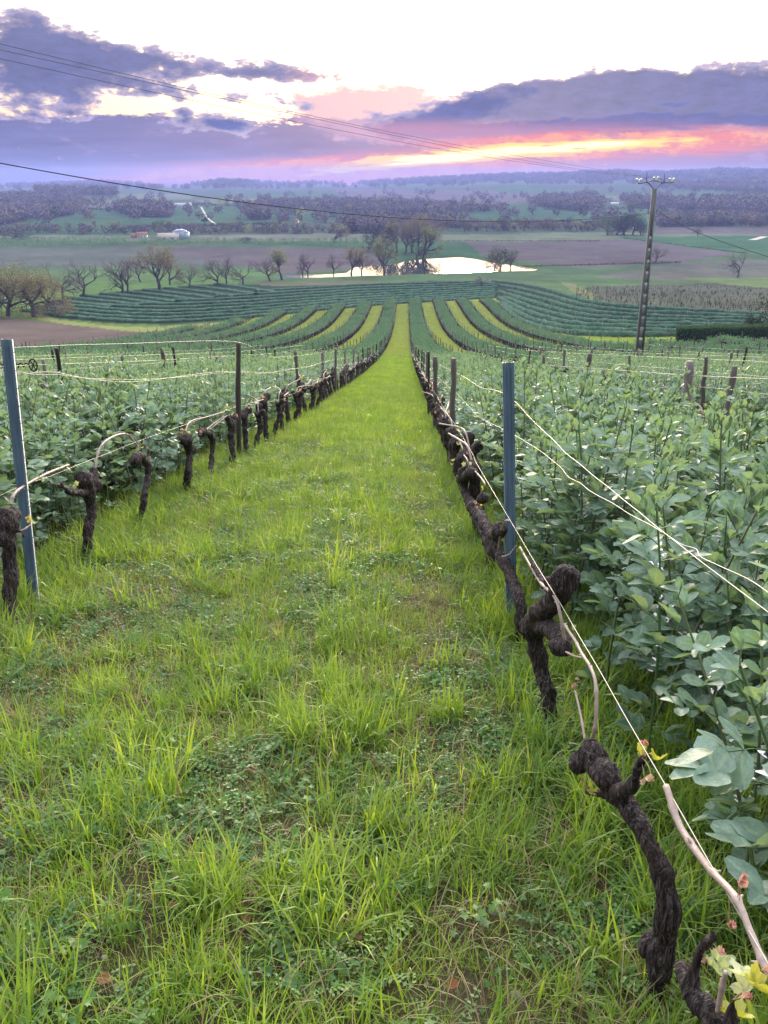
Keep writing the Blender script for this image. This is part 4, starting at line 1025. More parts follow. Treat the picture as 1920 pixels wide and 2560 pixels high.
# --- repeated vines further along
def vine_proto(seed):
    r = np.random.default_rng(seed); mb = MB(); h = r.uniform(.50, .66); lx, ly = r.normal(0, .05), r.normal(.05, .07)
    P_ = [(0, 0, -.05, .045), (lx * .2, ly * .2, h * .3, .038), (lx * .7 + r.normal(0, .015), ly * .6, h * .65, .040), (lx, ly, h, .052)]
    mb.tube(spline(P_, 5)[:, :3], spline(P_, 5)[:, 3], 9)
    for s_ in (-1, 1):
        L = r.uniform(.06, .16); e = (lx + r.normal(0, .03), ly + s_ * L, h + r.uniform(.0, .1), .03)
        Q = [(lx, ly, h - .03, .04), (lx, ly + s_ * L * .6, h + .01, .035), e]; mb.tube(spline(Q, 4)[:, :3], spline(Q, 4)[:, 3], 8); ball(mb, e[:3], r.uniform(.04, .06))
    ball(mb, (lx, ly, h), r.uniform(.055, .075))
    tr = finish_gnarl(mb, .016, .013, seed * 1.7)
    s_ = 1 if r.random() < .6 else -1
    cm = lumpy_cane([(lx, ly, h + .04), (lx + .01, ly + s_ * .12, h + .13), (lx + .02, ly + s_ * .35, h + .12), (0, ly + s_ * .7, h + .08)], .0085, seed, .1).build('cane', M_cane, True)
    return tr, cm, (lx, ly, h)
VP = [vine_proto(500 + i) for i in range(8)]
def vine(k, y, label, group, sc=1.0, lean=0.0):
    i = random.randrange(8); tr, cm, top = VP[i]; x = row_x(k, y)
    o = empty('grapevine', (x, y, gz(x, y)), label=label, category='grapevine', group=group)
    o.rotation_euler = (random.uniform(-.08, .12), lean + random.uniform(-.06, .06), random.choice((0, math.pi)) * 0 + random.uniform(-.35, .35)); o.scale = (sc,) * 3
    a = bpy.data.objects.new('trunk', tr); COL.objects.link(a); a.parent = o
    if y < 70:
        a = bpy.data.objects.new('cane', cm); COL.objects.link(a); a.parent = o
    if y < 26:
        for _ in range(random.randint(1, 4)):
            lf = bpy.data.objects.new('young_leaf', random.choice(LEAFM[random.choice('ypgp')])); COL.objects.link(lf); lf.parent = o
            lf.location = (top[0] + random.uniform(-.07, .07), top[1] + random.uniform(-.15, .15), top[2] + random.uniform(.03, .12)); lf.rotation_euler = (random.uniform(-1, 1), random.uniform(-1, 1), random.uniform(0, 6)); lf.scale = (random.uniform(.025, .04),) * 3
    return o
y = 6.3
while y < 84: vine(0, y, nth('v0', 5, 'gnarled dark vine, {} from the front in the row right of the grass alley', 'small dark vine far down the row right of the grass alley'), VG, random.uniform(.9, 1.12), -.10 if y < 20 else 0); y += random.uniform(.85, 1.15)
y = 10.6
while y < 84: vine(-1, y, nth('v1', 5, 'gnarled dark vine, {} from the front in the row left of the grass alley', 'small dark vine far down the row left of the grass alley'), VL, random.uniform(.9, 1.12)); y += random.uniform(.8, 1.1)
y = 6.5
while y < 48: vine(1, y, nth('v2', 0, 'dark vine beyond the right bean strip, {} from the front of its row', 'small dark vine far down the second row right'), 'vines of the second row right of the grass alley', random.uniform(.9, 1.1)); y += random.uniform(.95, 1.25)
o = vine(1, 12.2, 'tall forked vine stump in the second row right, before the concrete pole', 'vines of the second row right of the grass alley', 1.35)
# far rows: dark line of trunks, nobody counts them
pts = []
for k in range(-15, 13):
    e = row_end(k); y0 = 84 if k in (0, -1) else (48 if k == 1 else 22 + abs(k))
    ys = np.arange(y0, e, 1.0) + RNG.uniform(-.1, .1, len(np.arange(y0, e, 1.0))); xs = row_x(k, ys); pts.append(np.stack([xs, ys, terrain(xs, ys)], 1))
M_limbd = material('trunk_dark', lambda t: principled(t, (0.028, 0.023, 0.024), .9, .1).outputs[0])
def far_trunks(seed):
    r = np.random.default_rng(seed); mb = MB()
    mb.tube([(0, 0, -.05), (.02, .02, .35), (0, .03, .62)], [.05, .045, .07], 5); mb.tube([(0, -.42, .62), (0, 0, .68), (0, .45, .64)], [.03, .06, .03], 4); return proto(mb.build('trunks', M_limbd))
scatter('vine_trunks', np.concatenate(pts), [far_trunks(i) for i in range(3)], rotz=RNG.normal(0, .1, sum(map(len, pts))), tilt=.06, kind='stuff', category='vines', label='distant vine trunks lining the far ends of the rows')

# --- stakes and posts
def stake_mesh(seed, h, w, mat, split=False):
    r = np.random.default_rng(seed); mb = MB(); n = 7; P_ = [(r.normal(0, .006) * (i > 0), r.normal(0, .006) * (i > 0), -.25 + (h + .25) * i / (n - 1)) for i in range(n)]
    mb.tube(spline(P_, 2), w * (1 - .1 * np.linspace(0, 1, len(spline(P_, 2)))) * (1 + .08 * r.normal(0, 1, len(spline(P_, 2)))), 7, True, .12, seed); me = mb.build('shaft', mat)
    return me
SM = [stake_mesh(600 + i, 1.0, .042, M_stake) for i in range(5)] + [stake_mesh(610 + i, 1.0, .040, M_stake_d) for i in range(3)]
def stake(x, y, h, label, group, lean=(0, 0), dark=None, w=1.0):
    i = random.randrange(5) if not dark else random.randrange(5, 8)
    if dark is None and random.random() < .25: i = random.randrange(5, 8)
    o = bpy.data.objects.new('wooden_stake', SM[i]); COL.objects.link(o); o.location = (x, y, gz(x, y)); o.scale = (w, w, h)
    o.rotation_euler = (lean[1], lean[0], random.uniform(0, 6) if False else 0); o['label'] = label; o['category'] = 'stake'; o['group'] = group; return o
def stake_px(pb, pt, xp, label, group, dark=False, w=1.0):
    """stake from the pixel of its foot on row plane X=xp to its head"""
    B = atx(pb[0], pb[1], xp); g = gz(B[0], B[1]); x_, y_, z_ = px_dir(*pt); t = B[1] / y_; T = np.array([x_ * t, B[1], CZ + z_ * t]); h = T[2] - g
    o = stake(B[0], B[1], h, label, group, (math.atan2(T[0] - B[0], h), 0), dark, w); return o
SG = 'wooden stakes of the row left of the grass alley'; SR = 'wooden stakes of the row right of the grass alley'
stake_px((597, 1140), (595, 857), -2.03, 'dark nearly black wooden stake, first wooden one left of the alley', SG, True, .95)
stake_px((752, 1045), (738, 878), -1.93, 'grey crooked wooden stake, second left of the alley', SG, False, .9)
stake_px((810, 1005), (806, 877), -1.86, 'thick grey wooden stake, third left of the alley', SG, False, 1.15)
stake_px((1130, 1080), (1134, 896), .86, 'pale blue grey square stake just behind the right blue post', SR, False, .95)
stake_px((1090, 1010), (1088, 892), .95, 'weathered stake, third upright of the right row', SR, False, 1.05)
stake_px((1073, 985), (1071, 880), 1.0, 'thin dark stake, fourth upright of the right row', SR, True, .7)
y = 27.0
while y < 150: stake(row_x(-1, y), y, random.uniform(1.3, 1.55), nth('s1', 3, 'wooden stake, {} wooden one from the front in the left row', 'tiny wooden stake far down the left row'), SG, (random.uniform(-.05, .05), 0)); y += random.uniform(4.0, 5.2)
y = 25.0
while y < 150: stake(row_x(0, y), y, random.uniform(1.3, 1.55), nth('s0', 3, 'wooden stake, {} wooden one from the front in the right row', 'tiny wooden stake far down the right row'), SR, (random.uniform(-.05, .05), 0)); y += random.uniform(4.0, 5.2)
S1 = 'wooden stakes of the second row right'
stake_px((1712, 1075), (1725, 903), 3.78, 'broad grey squared stake carrying the bright wire of the second row right', S1, False, 1.5)
stake_px((1795, 1100), (1838, 915), 3.72, 'thin stake leaning right in the second row right', S1, False, .8)
stake_px((1458, 985), (1474, 884), 4.1, 'grey stake leaning slightly right in the second row right', S1, False, 1.2)
stake_px((1347, 962), (1352, 868), 4.3, 'bluish stake of the second row right near the alley', S1, False, .9)
for k in list(range(2, 13)) + list(range(-2, -15, -1)):
    y = max(9 + abs(k) * 1.2, 8) + random.uniform(0, 3); e = min(row_end(k), 110 if abs(k) < 8 else 86)
    side = 'right' if k > 0 else 'left'; n_ = k + 1 if k > 0 else -k
    word = ['', 'first', 'second', 'third', 'fourth', 'fifth', 'sixth', 'seventh', 'eighth', 'ninth', 'tenth', 'eleventh', 'twelfth', 'thirteenth', 'fourteenth', 'fifteenth'][n_]
    while y < e:
        x = row_x(k, y); u, v_ = proj(x, y, gz(x, y) + 1)
        if -60 < u < 1980:
            stake(x, y, random.uniform(1.3, 1.6), nth(f's{k}', 0, 'grey stake over the beans, {} from the front in the ' + f'{word} row {side}', f'far grey stake in the {word} row {side} of the alley'), f'wooden stakes of the {word} row {side} of the alley', (random.uniform(-.08, .08), random.uniform(-.05, .05)), w=random.uniform(.8, 1.25))
        y += random.uniform(4.5, 6) if abs(k) < 6 else random.uniform(6, 8)
y = 21
while y < 120: stake(row_x(1, y), y, random.uniform(1.3, 1.55), nth('s2', 4, 'wooden stake, {} from the front in the second row right', 'tiny wooden stake far down the second row right'), S1, (random.uniform(-.06, .06), 0)); y += random.uniform(4.5, 6)
pts = []
for k in range(-15, 13):
    e = row_end(k); y0 = 150 if k in (0, -1) else (110 if abs(k) < 8 else 86)
    if e > y0: ys = np.arange(y0, e, 5.0); xs = row_x(k, ys); pts.append(np.stack([xs, ys, terrain(xs, ys)], 1))
fs = MB(); fs.tube([(0, 0, -.1), (0, 0, 1.45)], .05, 5)
scatter('vine_stakes', np.concatenate(pts), [proto(fs.build('stake', M_stake))], tilt=.05, kind='stuff', category='stakes', label='distant stakes at the far ends of the vine rows')

# the two blue steel posts: ribbed channel section with rolled lips and wire hooks
def steel_post(B, T, label):
    B = np.array(B); T = np.array(T); L = np.linalg.norm(T - B)
    o = empty('steel_post', tuple(B), label=label, category='post', group='blue steel vineyard posts')
    o.rotation_euler = Vector(T - B).to_track_quat('Z', 'Y').to_euler(); o.rotation_euler = (math.atan2(-(T - B)[1], L), math.atan2((T - B)[0], L), 0)
    w, d, th = .029, .017, .0022
    prof_ = [(-w, d * .55), (-w, -d), (-w * .55, -d), (-w * .35, -d * .45), (w * .35, -d * .45), (w * .55, -d), (w, -d), (w, d * .55)]
    inner = [(-w + th, d * .55), (-w + th, -d + th), (-w * .6, -d + th), (-w * .38, -d * .45 + th), (w * .38, -d * .45 + th), (w * .6, -d + th), (w - th, -d + th), (w - th, d * .55)]
    loop = prof_ + inner[::-1]; n = len(loop); mb = MB()
    v = [(x, y_, z_) for z_ in (-.35, L) for x, y_ in loop]; q = [(i, (i + 1) % n, n + (i + 1) % n, n + i) for i in range(n)]
    for z0 in (0, n): q += [tuple(z0 + j for j in (i, i + 1, n - 2 - i, n - 1 - i)) for i in range(len(prof_) - 1)]
    mb.add(v, q); link('shaft', mb.build('shaft', M_steel), o)
    for z_ in np.arange(.45, L - .03, .10):
        for s_ in (-1, 1):
            hb = MB(); hb.tube([(s_ * w, -.004, z_), (s_ * (w + .007), -.006, z_ + .002), (s_ * (w + .009), -.004, z_ + .012)], .0022, 5); link('hook', hb.build('hook', M_steel), o)
    return o
Bm = ground(88, 1512)[0]; Tm = at(18, 848, Bm[1] + .02); steel_post(Bm, Tm, 'blue ribbed steel post leaning at the left edge of the picture')
Br = ground(1278, 1562)[0]; Tr = at(1270, 905, Br[1]); steel_post(Br, Tr, 'upright blue ribbed steel post in the right vine row')

# --- wires
def wire(pts, r, label, wav=.004, seed=0, twist=False):
    P_ = spline(pts, 3); P_[1:-1] += np.random.default_rng(seed).normal(0, wav, P_[1:-1].shape) * np.array([1, .2, 1]); P_ = spline(P_, 5)
    o = empty('trellis_wire', tuple(P_[0]), label=label, category='wire', group='trellis wires strung along the vine rows'); b_ = P_[0]
    mb = MB(); mb.tube(spline(P_ - b_, 2), r, 5); link('strand', mb.build('strand', M_wire, True), o)
    if twist:
        P2 = P_ - b_ + np.stack([np.sin(np.arange(len(P_)) * .35) * .012, np.zeros(len(P_)), np.cos(np.arange(len(P_)) * .23) * .018], 1); mb = MB(); mb.tube(spline(P2, 2), r, 5); link('strand', mb.build('strand', M_wire, True), o)
    return o
def hrow(k, y, h, dx=0.0): x = row_x(k, y) + dx; return (x, y, gz(x, y) + h)
wire([(.49, .3, CZ - .86), (.50, .97, CZ - .975), (.515, 1.74, CZ - 1.10), (.53, 2.6, CZ - 1.245), (.55, 4.6, CZ - 1.57)] + [hrow(0, y, .80, -.12) for y in (6, 8, 10, 14, 20, 30, 45, 60)], 0.00110, 'low fruiting wire of the right row, tied with canes', .001, 1)
Y4 = Br[1]
fw = [atx(1930, 1538, .66), atx(1690, 1355, .66), atx(1560, 1250, .665), atx(1450, 1162, .67), atx(1350, 1070, .685), atx(1262, 985, .71)]
fw2 = [atx(1930, 1488, .70), atx(1760, 1390, .70), atx(1670, 1338, .69), atx(1530, 1262, .68), atx(1450, 1210, .68), atx(1380, 1150, .69), atx(1290, 1090, .71)]
wire([tuple(p) for p in fw] + [hrow(0, y, 1.25, 0) for y in (7, 9, 14, 20, 28, 40)], 0.00127, 'upper pale wire running from the right blue post to the right edge', .0012, 2)
wire([tuple(p) for p in fw2] + [hrow(0, y, 1.0, 0) for y in (7, 9, 14, 20, 28, 40)], 0.00116, 'slack wavy wire just below the upper one at the right', .003, 3)
wire([X_(-60, 1262, -2.15), X_(0, 1237, -2.15), X_(200, 1160, -2.14), X_(400, 1083, -2.12), X_(590, 1018, -2.08)] + [hrow(-1, y, .66) for y in (14, 18, 24, 32, 45, 60)], 0.00137, 'low fruiting wire of the left row, hung with canes', .003, 4)
wire([X_(-60, 872, -2.2), X_(20, 869, -2.2), X_(300, 859, -2.15), X_(596, 855, -2.05)] + [hrow(-1, y, 1.42) for y in (14, 18, 24, 32, 45, 60)], 0.00148, 'top wire of the left row from the leaning blue post', .001, 5)
wire([X_(-60, 930, -2.2), X_(38, 928, -2.2), X_(150, 940, -2.15), X_(380, 948, -2.12), X_(594, 930, -2.05)] + [hrow(-1, y, 1.15) for y in (14, 18, 24, 32, 45, 60)], 0.00137, 'loose double wire at mid height of the left row', .004, 6, True)
wire([X_(2000, 952, 3.7), X_(1920, 947, 3.7), X_(1725, 938, 3.75), X_(1488, 921, 4.0), X_(1282, 906, 4.45)] + [hrow(1, y, 1.2) for y in (40, 60)], 0.00274, 'bright thick wire across the second row right', .001, 7)
wire([X_(2000, 992, 3.7), X_(1730, 968, 3.75), X_(1500, 972, 3.9), X_(1400, 950, 4.1)] + [hrow(1, y, 1.0) for y in (25, 40, 60)], 0.00190, 'sagging middle wire of the second row right', .006, 8)
wire([hrow(1, y, .68) for y in (6, 8, 10, 12, 15, 20, 30, 45)], 0.00179, 'low fruiting wire of the second row right', .006, 9)
for k, nm in ((2, 'third row right'), (3, 'fourth row right'), (4, 'fifth row right'), (6, 'seventh row right'), (-2, 'second row left'), (-3, 'third row left'), (-4, 'fourth row left')):
    wire([hrow(k, y, 1.32) for y in (7, 12, 18, 26, 36, 50, 66)], 0.00310, f'top wire of the {nm} of the alley', .002, 20 + k)
    wire([hrow(k, y, 1.05) for y in (7, 12, 18, 26, 36, 50, 66)], 0.00260, f'middle wire of the {nm} of the alley', .006, 40 + k)
# rusty tensioner wheel on a left wire
tp = np.array(hrow(-2, 11.6, 1.33))
o = empty('wire_tensioner', tuple(tp), label='small rusty wheel shaped wire tensioner with twisted dark twigs beside the left post', category='wire tensioner')
M_rust = material('rusty_iron', lambda t: principled(t, (0.035, 0.022, 0.02), .8).outputs[0])
mb = MB(); a = np.arange(17) / 16 * 6.283; mb.tube(np.stack([.055 * np.cos(a), a * 0, .085 * np.sin(a)], 1), .010, 6, False); link('rim', mb.build('rim', M_rust), o)
for i in range(3):
    mb = MB(); q_ = i * 1.05; mb.tube([(-.07 * math.cos(q_), 0, -.09 * math.sin(q_)), (.07 * math.cos(q_), 0, .09 * math.sin(q_))], .008, 5); link('spoke', mb.build('spoke', M_rust), o)
mb = MB(); u = np.linspace(0, 1, 40); mb.tube(np.stack([-.08 - .45 * u, 0 * u, .03 * np.sin(u * 38)], 1) + np.stack([0 * u, .03 * np.cos(u * 38), 0 * u], 1), .011, 5); link('twisted_twig', mb.build('twisted_twig', M_rust), o)
# ------------------------------------------------------------------ distant crop rows
def strip_pts(px, py, width=1.3, step=.95, n=2):
    G = ground(px, py); d = np.concatenate([[0], np.cumsum(np.hypot(*np.diff(G[:, :2], axis=0).T))])
    s_ = np.arange(0, d[-1], step); s_ = np.clip(s_ + RNG.uniform(-.45, .45, len(s_)) * step, 0, d[-1]); x = np.interp(s_, d, G[:, 0]); y = np.interp(s_, d, G[:, 1])
    _a = np.interp(s_ + .6, d, G[:, 0]) - np.interp(s_ - .6, d, G[:, 0]); _b = np.interp(s_ + .6, d, G[:, 1]) - np.interp(s_ - .6, d, G[:, 1]); L = np.hypot(_a, _b) + 1e-9; nx, ny = -_b / L, _a / L; out = []
    for k in range(n):
        o_ = (k - (n - 1) / 2) * width / n; X2 = x + nx * o_ + RNG.normal(0, .08, len(x)); Y2 = y + ny * o_ + RNG.normal(0, .08, len(x)); out.append(np.stack([X2, Y2, terrain(X2, Y2)], 1))
    return np.concatenate(out)
M_row = material('bean_row', lambda t: principled(t, ramp(noise(worldpos(), 1.1, 5, .8), [(.3, (0.022, 0.050, 0.032)), (.48, (0.060, 0.112, 0.076)), (.66, (0.11, 0.18, 0.13))]), 1.0, .0, bump=noise(worldpos(), 3.0, 4, .7), bstr=1.0, bdist=.25).outputs[0])
def row_ribbons(curves, w, h, name, label):
    """low leafy hedgerows, one uneven arch per crop row, with the bushes' lumps"""
    mb = MB(); sec = [(-.5, -.05), (-.52, .45), (-.40, .82), (-.12, 1.0), (.15, .98), (.42, .80), (.52, .42), (.5, -.05)]
    for px, py in curves:
        G = ground(px, py); d = np.concatenate([[0], np.cumsum(np.hypot(*np.diff(G[:, :2], axis=0).T))]); s_ = np.arange(0, d[-1], .9)
        if len(s_) < 3: continue
        x = np.interp(s_, d, G[:, 0]); y = np.interp(s_, d, G[:, 1]); k = np.ones(5) / 5
        xs_ = np.interp(s_ + 1.5, d, G[:, 0]) - np.interp(s_ - 1.5, d, G[:, 0]); ys_ = np.interp(s_ + 1.5, d, G[:, 1]) - np.interp(s_ - 1.5, d, G[:, 1]); L = np.hypot(xs_, ys_) + 1e-9; nx, ny = -ys_ / L, xs_ / L
        v = []; hn = .75 + .5 * vnoise(x, y, 1.7, 5, 2); wn = .8 + .4 * vnoise(x, y, 2.3, 6, 2)
        for a_, b_ in sec:
            X2 = x + nx * w * a_ * wn + RNG.normal(0, .05, len(x)); Y2 = y + ny * w * a_ * wn + RNG.normal(0, .05, len(x)); v.append(np.stack([X2, Y2, terrain(X2, Y2) + h * b_ * hn + RNG.normal(0, .045, len(x))], 1))
        v = np.stack(v, 1); n = len(x); m = len(sec); v = v.reshape(-1, 3)
        i = np.arange(n - 1)[:, None] * m + np.arange(m - 1)[None, :]; q = np.stack([i, i + 1, i + m + 1, i + m], -1).reshape(-1, 4)
        mb.add(v, q, [(0, j, j + 1) for j in range(1, m - 1)] + [((n - 1) * m, (n - 1) * m + j + 1, (n - 1) * m + j) for j in range(1, m - 1)])
    return link(name, mb.build(name, M_row), kind='stuff', category='bean crop', label=label)
bx = np.array([60, 100, 160, 250, 320, 420, 520, 640, 760, 900, 1000, 1100, 1240], float); by = np.array([778, 783, 792, 800, 805, 806, 801, 792, 780, 766, 759, 753, 744], float)
sx, sv_ = [100, 300, 700, 1000, 1240], [9.6, 9.2, 7.6, 6.0, 5.0]
CV = []
for i, x0 in enumerate([60, 100, 135, 175, 250, 340, 430, 540, 640]):
    xs = np.linspace(x0, 1240 if i < 8 else 1200, 90); CV.append((xs, np.interp(xs, bx, by) - i * np.interp(xs, sx, sv_)))
for a, b_ in (((130, 753), (286, 770)), ((166, 746), (352, 766)), ((206, 740), (400, 761)), ((255, 735), (445, 757)), ((308, 730), (490, 752)), ((362, 726), (540, 748)), ((418, 721), (590, 743)), ((478, 716), (640, 738)), ((540, 711), (690, 733))):
    CV.append((np.linspace(a[0], b_[0], 30), np.linspace(a[1], b_[1], 30) - 1.5 * np.sin(np.linspace(0, 3.14, 30))))
row_ribbons(CV, 1.9, .62, 'bean_crop', 'curved terraces of bean crop rows below the bare trees, beyond the grass track')
CA = np.array([(1252, 762), (1268, 782), (1310, 808), (1380, 829), (1460, 838), (1560, 842), (1680, 842), (1800, 840), (1960, 836)], float)
CB = np.array([(1225, 704), (1290, 711), (1360, 724), (1420, 741), (1480, 758), (1580, 770), (1720, 778), (1840, 785), (1960, 792)], float)
T_ = []; CV = []; P = []
for i in range(8):
    f = i / 7; c_ = spline(CA * (1 - f) + CB * f, 8)[[0, 3, 1, 5, 2, 6, 3, 1][i]:]; CV.append((c_[:, 0], c_[:, 1])); T_.append(strip_pts(c_[:, 0], c_[:, 1] + 1.5, 0.1, 5.5, 1))
    if i < 4: P.append(strip_pts(c_[:, 0], c_[:, 1], .8, .9, 1))
row_ribbons(CV, 1.5, .72, 'bean_crop', 'fan of curving bean crop rows behind the concrete pole')
P = np.concatenate(P); T_ = np.concatenate(T_)
fs = MB(); fs.tube([(0, 0, -.1), (0, 0, 1.5)], .045, 5)
scatter('vine_stakes', T_, [proto(fs.build('stake', M_stake))], tilt=.06, kind='stuff', category='stakes', label='thin stakes among the curving rows behind the concrete pole')
# vines without crop on the brown slope right
xs = RNG.uniform(1440, 2000, 1000); f = RNG.random(1000); ys = np.interp(xs, [1440, 1800, 2000], [722, 715, 730]) * (1 - f) + np.interp(xs, [1440, 1600, 2000], [752, 768, 792]) * f
G = ground(xs, np.round(ys / 5) * 5 + RNG.normal(0, .4, len(xs)))
fs = MB(); fs.tube([(0, 0, -.1), (0, 0, 1.3)], .05, 4); fs.tube([(0, -.5, .6), (0, 0, .7), (.02, .5, .6)], .04, 4)
scatter('vine_trunks', G, [proto(fs.build('bare_vine', M_limbd))], tilt=.08, scl=RNG.uniform(.45, .8, len(G)), kind='stuff', category='vines', label='bare vineyard of stakes and trunks on the brown slope right of the pole')
# far vineyard lines on the plain
P = []
for i, (x0, x1, ya, yb) in enumerate([(-150, 318, 600, 600), (-150, 320, 605, 604), (-150, 322, 611, 607), (-150, 324, 617, 610), (-150, 326, 621, 612), (348, 940, 602, 604), (348, 938, 607, 608), (346, 936, 611, 613), (700, 932, 612, 618), (780, 930, 616, 621)]):
    xs = np.linspace(x0, x1, 60); P.append(strip_pts(xs, np.linspace(ya, yb, 60), 3, 2.4, 1))
P = np.concatenate(P)
scatter('bean_crop', P, P_far, scl=RNG.uniform(2.2, 2.9, len(P)), tilt=.03, kind='stuff', category='vineyard rows', label='dark parallel vineyard rows on the plain beyond the bare trees')

# ------------------------------------------------------------------ trees
def crownmat(name, a, b_, tk=.2): return leafmat(name, [(0, a), (1, b_)], (1.2, 1.2, .7), tk, .8, .1, vary=1.0)
M_twig = crownmat('twigs_bare', (0.13, 0.108, 0.118), (0.20, 0.17, 0.175), .05)
M_limb = material('limb_bark', lambda t: principled(t, (0.085, 0.073, 0.078), .9, .1).outputs[0])
M_olive = crownmat('crown_olive', (0.15, 0.13, 0.075), (0.25, 0.22, 0.125))
M_pale = crownmat('crown_pale', (0.16, 0.19, 0.09), (0.27, 0.29, 0.15))
M_green = crownmat('crown_green', (0.045, 0.09, 0.04), (0.095, 0.15, 0.065))
M_darkg = crownmat('crown_dark', (0.015, 0.032, 0.018), (0.035, 0.060, 0.028))
def tree_proto(seed, kind, leafy=0.0, spread=.5, mat=M_olive, fork=.22, nleaf=900, ls=.022):
    jl = .06 if kind in ('bush', 'green', 'dark') else .035; r0 = .015 if kind in ('bush', 'green', 'dark') else .026
    """unit height tree: tapered trunk and limbs, fine twigs or leaf clumps"""
    r = np.random.default_rng(seed); T1 = MB(); T2 = MB(); tips = []
    def grow(p, d, L, rad, lev):
        n = 3; pts = [p]; q = p
        for i in range(n):
            d = d + r.normal(0, .16, 3) + np.array([0, 0, .05 if lev > 1 else 0]); d = d / np.linalg.norm(d); q = q + d * L / n; pts.append(q)
        (T1 if lev < 3 else T2).tube(pts, np.linspace(rad, rad * .55, n + 1), 5 if lev < 2 else 3, False)
        if lev >= (5 if leafy < .5 else 4): tips.append(q); return
        for i in range({0: 5, 1: 4, 2: 3, 3: 3, 4: 2}.get(lev, 2)):
            t = r.uniform(.45, 1.0) if i else 1.0; b0 = pts[0] + (pts[-1] - pts[0]) * t if t < .99 else pts[-1]
            a = r.uniform(0, 6.28); sp = spread * r.uniform(.7, 1.4) * (1.25 if lev == 0 else 1)
            u = np.cross(d, [0.3, .2, 1]); u /= np.linalg.norm(u) + 1e-9; w = np.cross(d, u)
            nd = d * math.cos(sp) + (u * math.cos(a) + w * math.sin(a)) * math.sin(sp)
            grow(b0, nd, L * r.uniform(.62, .85) * (1.1 if lev == 0 else 1), rad * .55, lev + 1)
    grow(np.array([0, 0, -.02]), np.array([r.normal(0, .05), r.normal(0, .05), 1.0]), fork, r0, 0)
    P_ = np.array(tips); zmax = P_[:, 2].max(); k = 1 / zmax
    out = []
    tr = np.concatenate(T1.v) * k; out.append(('trunk', mesh('trunk', tr, [np.concatenate(T1.q)], M_limb)))
    C = MB()
    if len(T2.v): C.add(np.concatenate(T2.v) * k, np.concatenate(T2.q))
    if leafy > 0:
        L_ = MB(); idx = r.integers(0, len(P_), nleaf); 
        for i in idx:
            c_ = P_[i] * k + r.normal(0, jl, 3); leaf_lo(L_, c_, rotm(r.uniform(0, 6.28), r.uniform(-1.2, 1.2), r.uniform(-1, 1)), ls * r.uniform(.7, 1.5), ls * r.uniform(.6, 1.2))
        out.append(('crown', L_.build('crown', mat)))
        out.append(('twigs', C.build('twigs', M_twig)))
    else: out.append(('crown', C.build('crown', M_twig)))
    return out
TP = {'bare': [tree_proto(700 + i, 'bare', 0, .62, fork=.24) for i in range(5)],
      'bush': [tree_proto(710 + i, 'bush', 1, .7, M_olive, .12, 4200, .024) for i in range(2)],
      'olive': [tree_proto(720 + i, 'olive', 1, .5, M_olive, .22, 2200, .022) for i in range(3)],
      'pale': [tree_proto(730 + i, 'pale', 1, .45, M_pale, .18, 2200, .024) for i in range(3)],
      'green': [tree_proto(740 + i, 'green', 1, .6, M_green, .12, 1800, .032) for i in range(2)],
      'dark': [tree_proto(750 + i, 'dark', 1, .6, M_darkg, .10, 2200, .036) for i in range(2)]}
def tree(kind, px, base, top, label, group='trees of the valley', wide=1.0, var=None):
    G = ground(px, base)[0]; dep = G[1] * CP - (G[2] - CZ) * SP
    vdir = math.cos(PITCH) ; h = (base - top) / F_PX * dep / vdir * 1.0
    V_ = TP[kind]; v = V_[random.randrange(len(V_)) if var is None else var % len(V_)]
    o = empty({'bush': 'bushy_tree', 'bare': 'bare_tree'}.get(kind, 'tree'), tuple(G), label=label, category='tree', group=group)
    o.scale = (h * wide, h * wide, h); o.rotation_euler = (0, 0, random.uniform(0, 6.28))
    for nm, me in v:
        c_ = bpy.data.objects.new(nm, me); COL.objects.link(c_); c_.parent = o
        if nm == 'twigs': c_['kind'] = 'stuff'
    return o
tree('bush', 20, 790, 676, 'olive brown bushy tree at the left edge above the ploughed field', wide=1.1)
tree('bush', -30, 785, 672, 'olive brown tree cut by the left edge of the picture', wide=1.1)
tree('bush', 85, 793, 690, 'bushy olive tree second from the left edge, with a dark trunk at its right', wide=1.05)
tree('bush', 118, 782, 700, 'smaller olive bush just right of the left edge thicket', wide=1.0)
tree('bare', 158, 747, 655, 'thin bare tree leaning left, first bare one from the left', wide=1.0, var=0)
tree('bare', 209, 741, 648, 'broad bare tree with low spreading limbs, second bare one from the left', wide=1.15, var=1)
tree('bare', 305, 735, 650, 'twin stemmed bare tree above the crop terraces, left stem', wide=.95, var=2)
tree('bare', 320, 733, 648, 'twin stemmed bare tree above the crop terraces, right stem', wide=.95, var=3)
tree('bare', 352, 705, 633, 'faint bare tree behind the tall olive green tree', wide=1.0, var=4)
tree('olive', 398, 724, 618, 'tall olive green tree, tallest in the line of bare trees', wide=1.0, var=0)
tree('olive', 425, 712, 640, 'olive tree half hidden right of the tallest one', wide=.9, var=1)
tree('bare', 472, 719, 656, 'small round bare tree with reddish twigs', wide=.95, var=1)
tree('bare', 541, 713, 648, 'bare tree with a black trunk, left one of three close together', wide=1.1, var=2)
tree('bare', 567, 712, 642, 'bare tree, middle one of three close together', wide=.9, var=3)
tree('bare', 607, 711, 652, 'bare tree, right one of three close together', wide=1.05, var=0)
tree('bare', 676, 703, 641, 'dark bare tree left of the pond', wide=1.2, var=4)
tree('pale', 706, 700, 628, 'pale green willow left of the pond', wide=.9, var=0)
tree('bare', 756, 692, 640, 'bare tree on the near bank at the pond\'s left end', wide=.9, var=1)
tree('bare', 768, 690, 632, 'second bare tree on the near bank at the pond\'s left end', wide=.8, var=2)
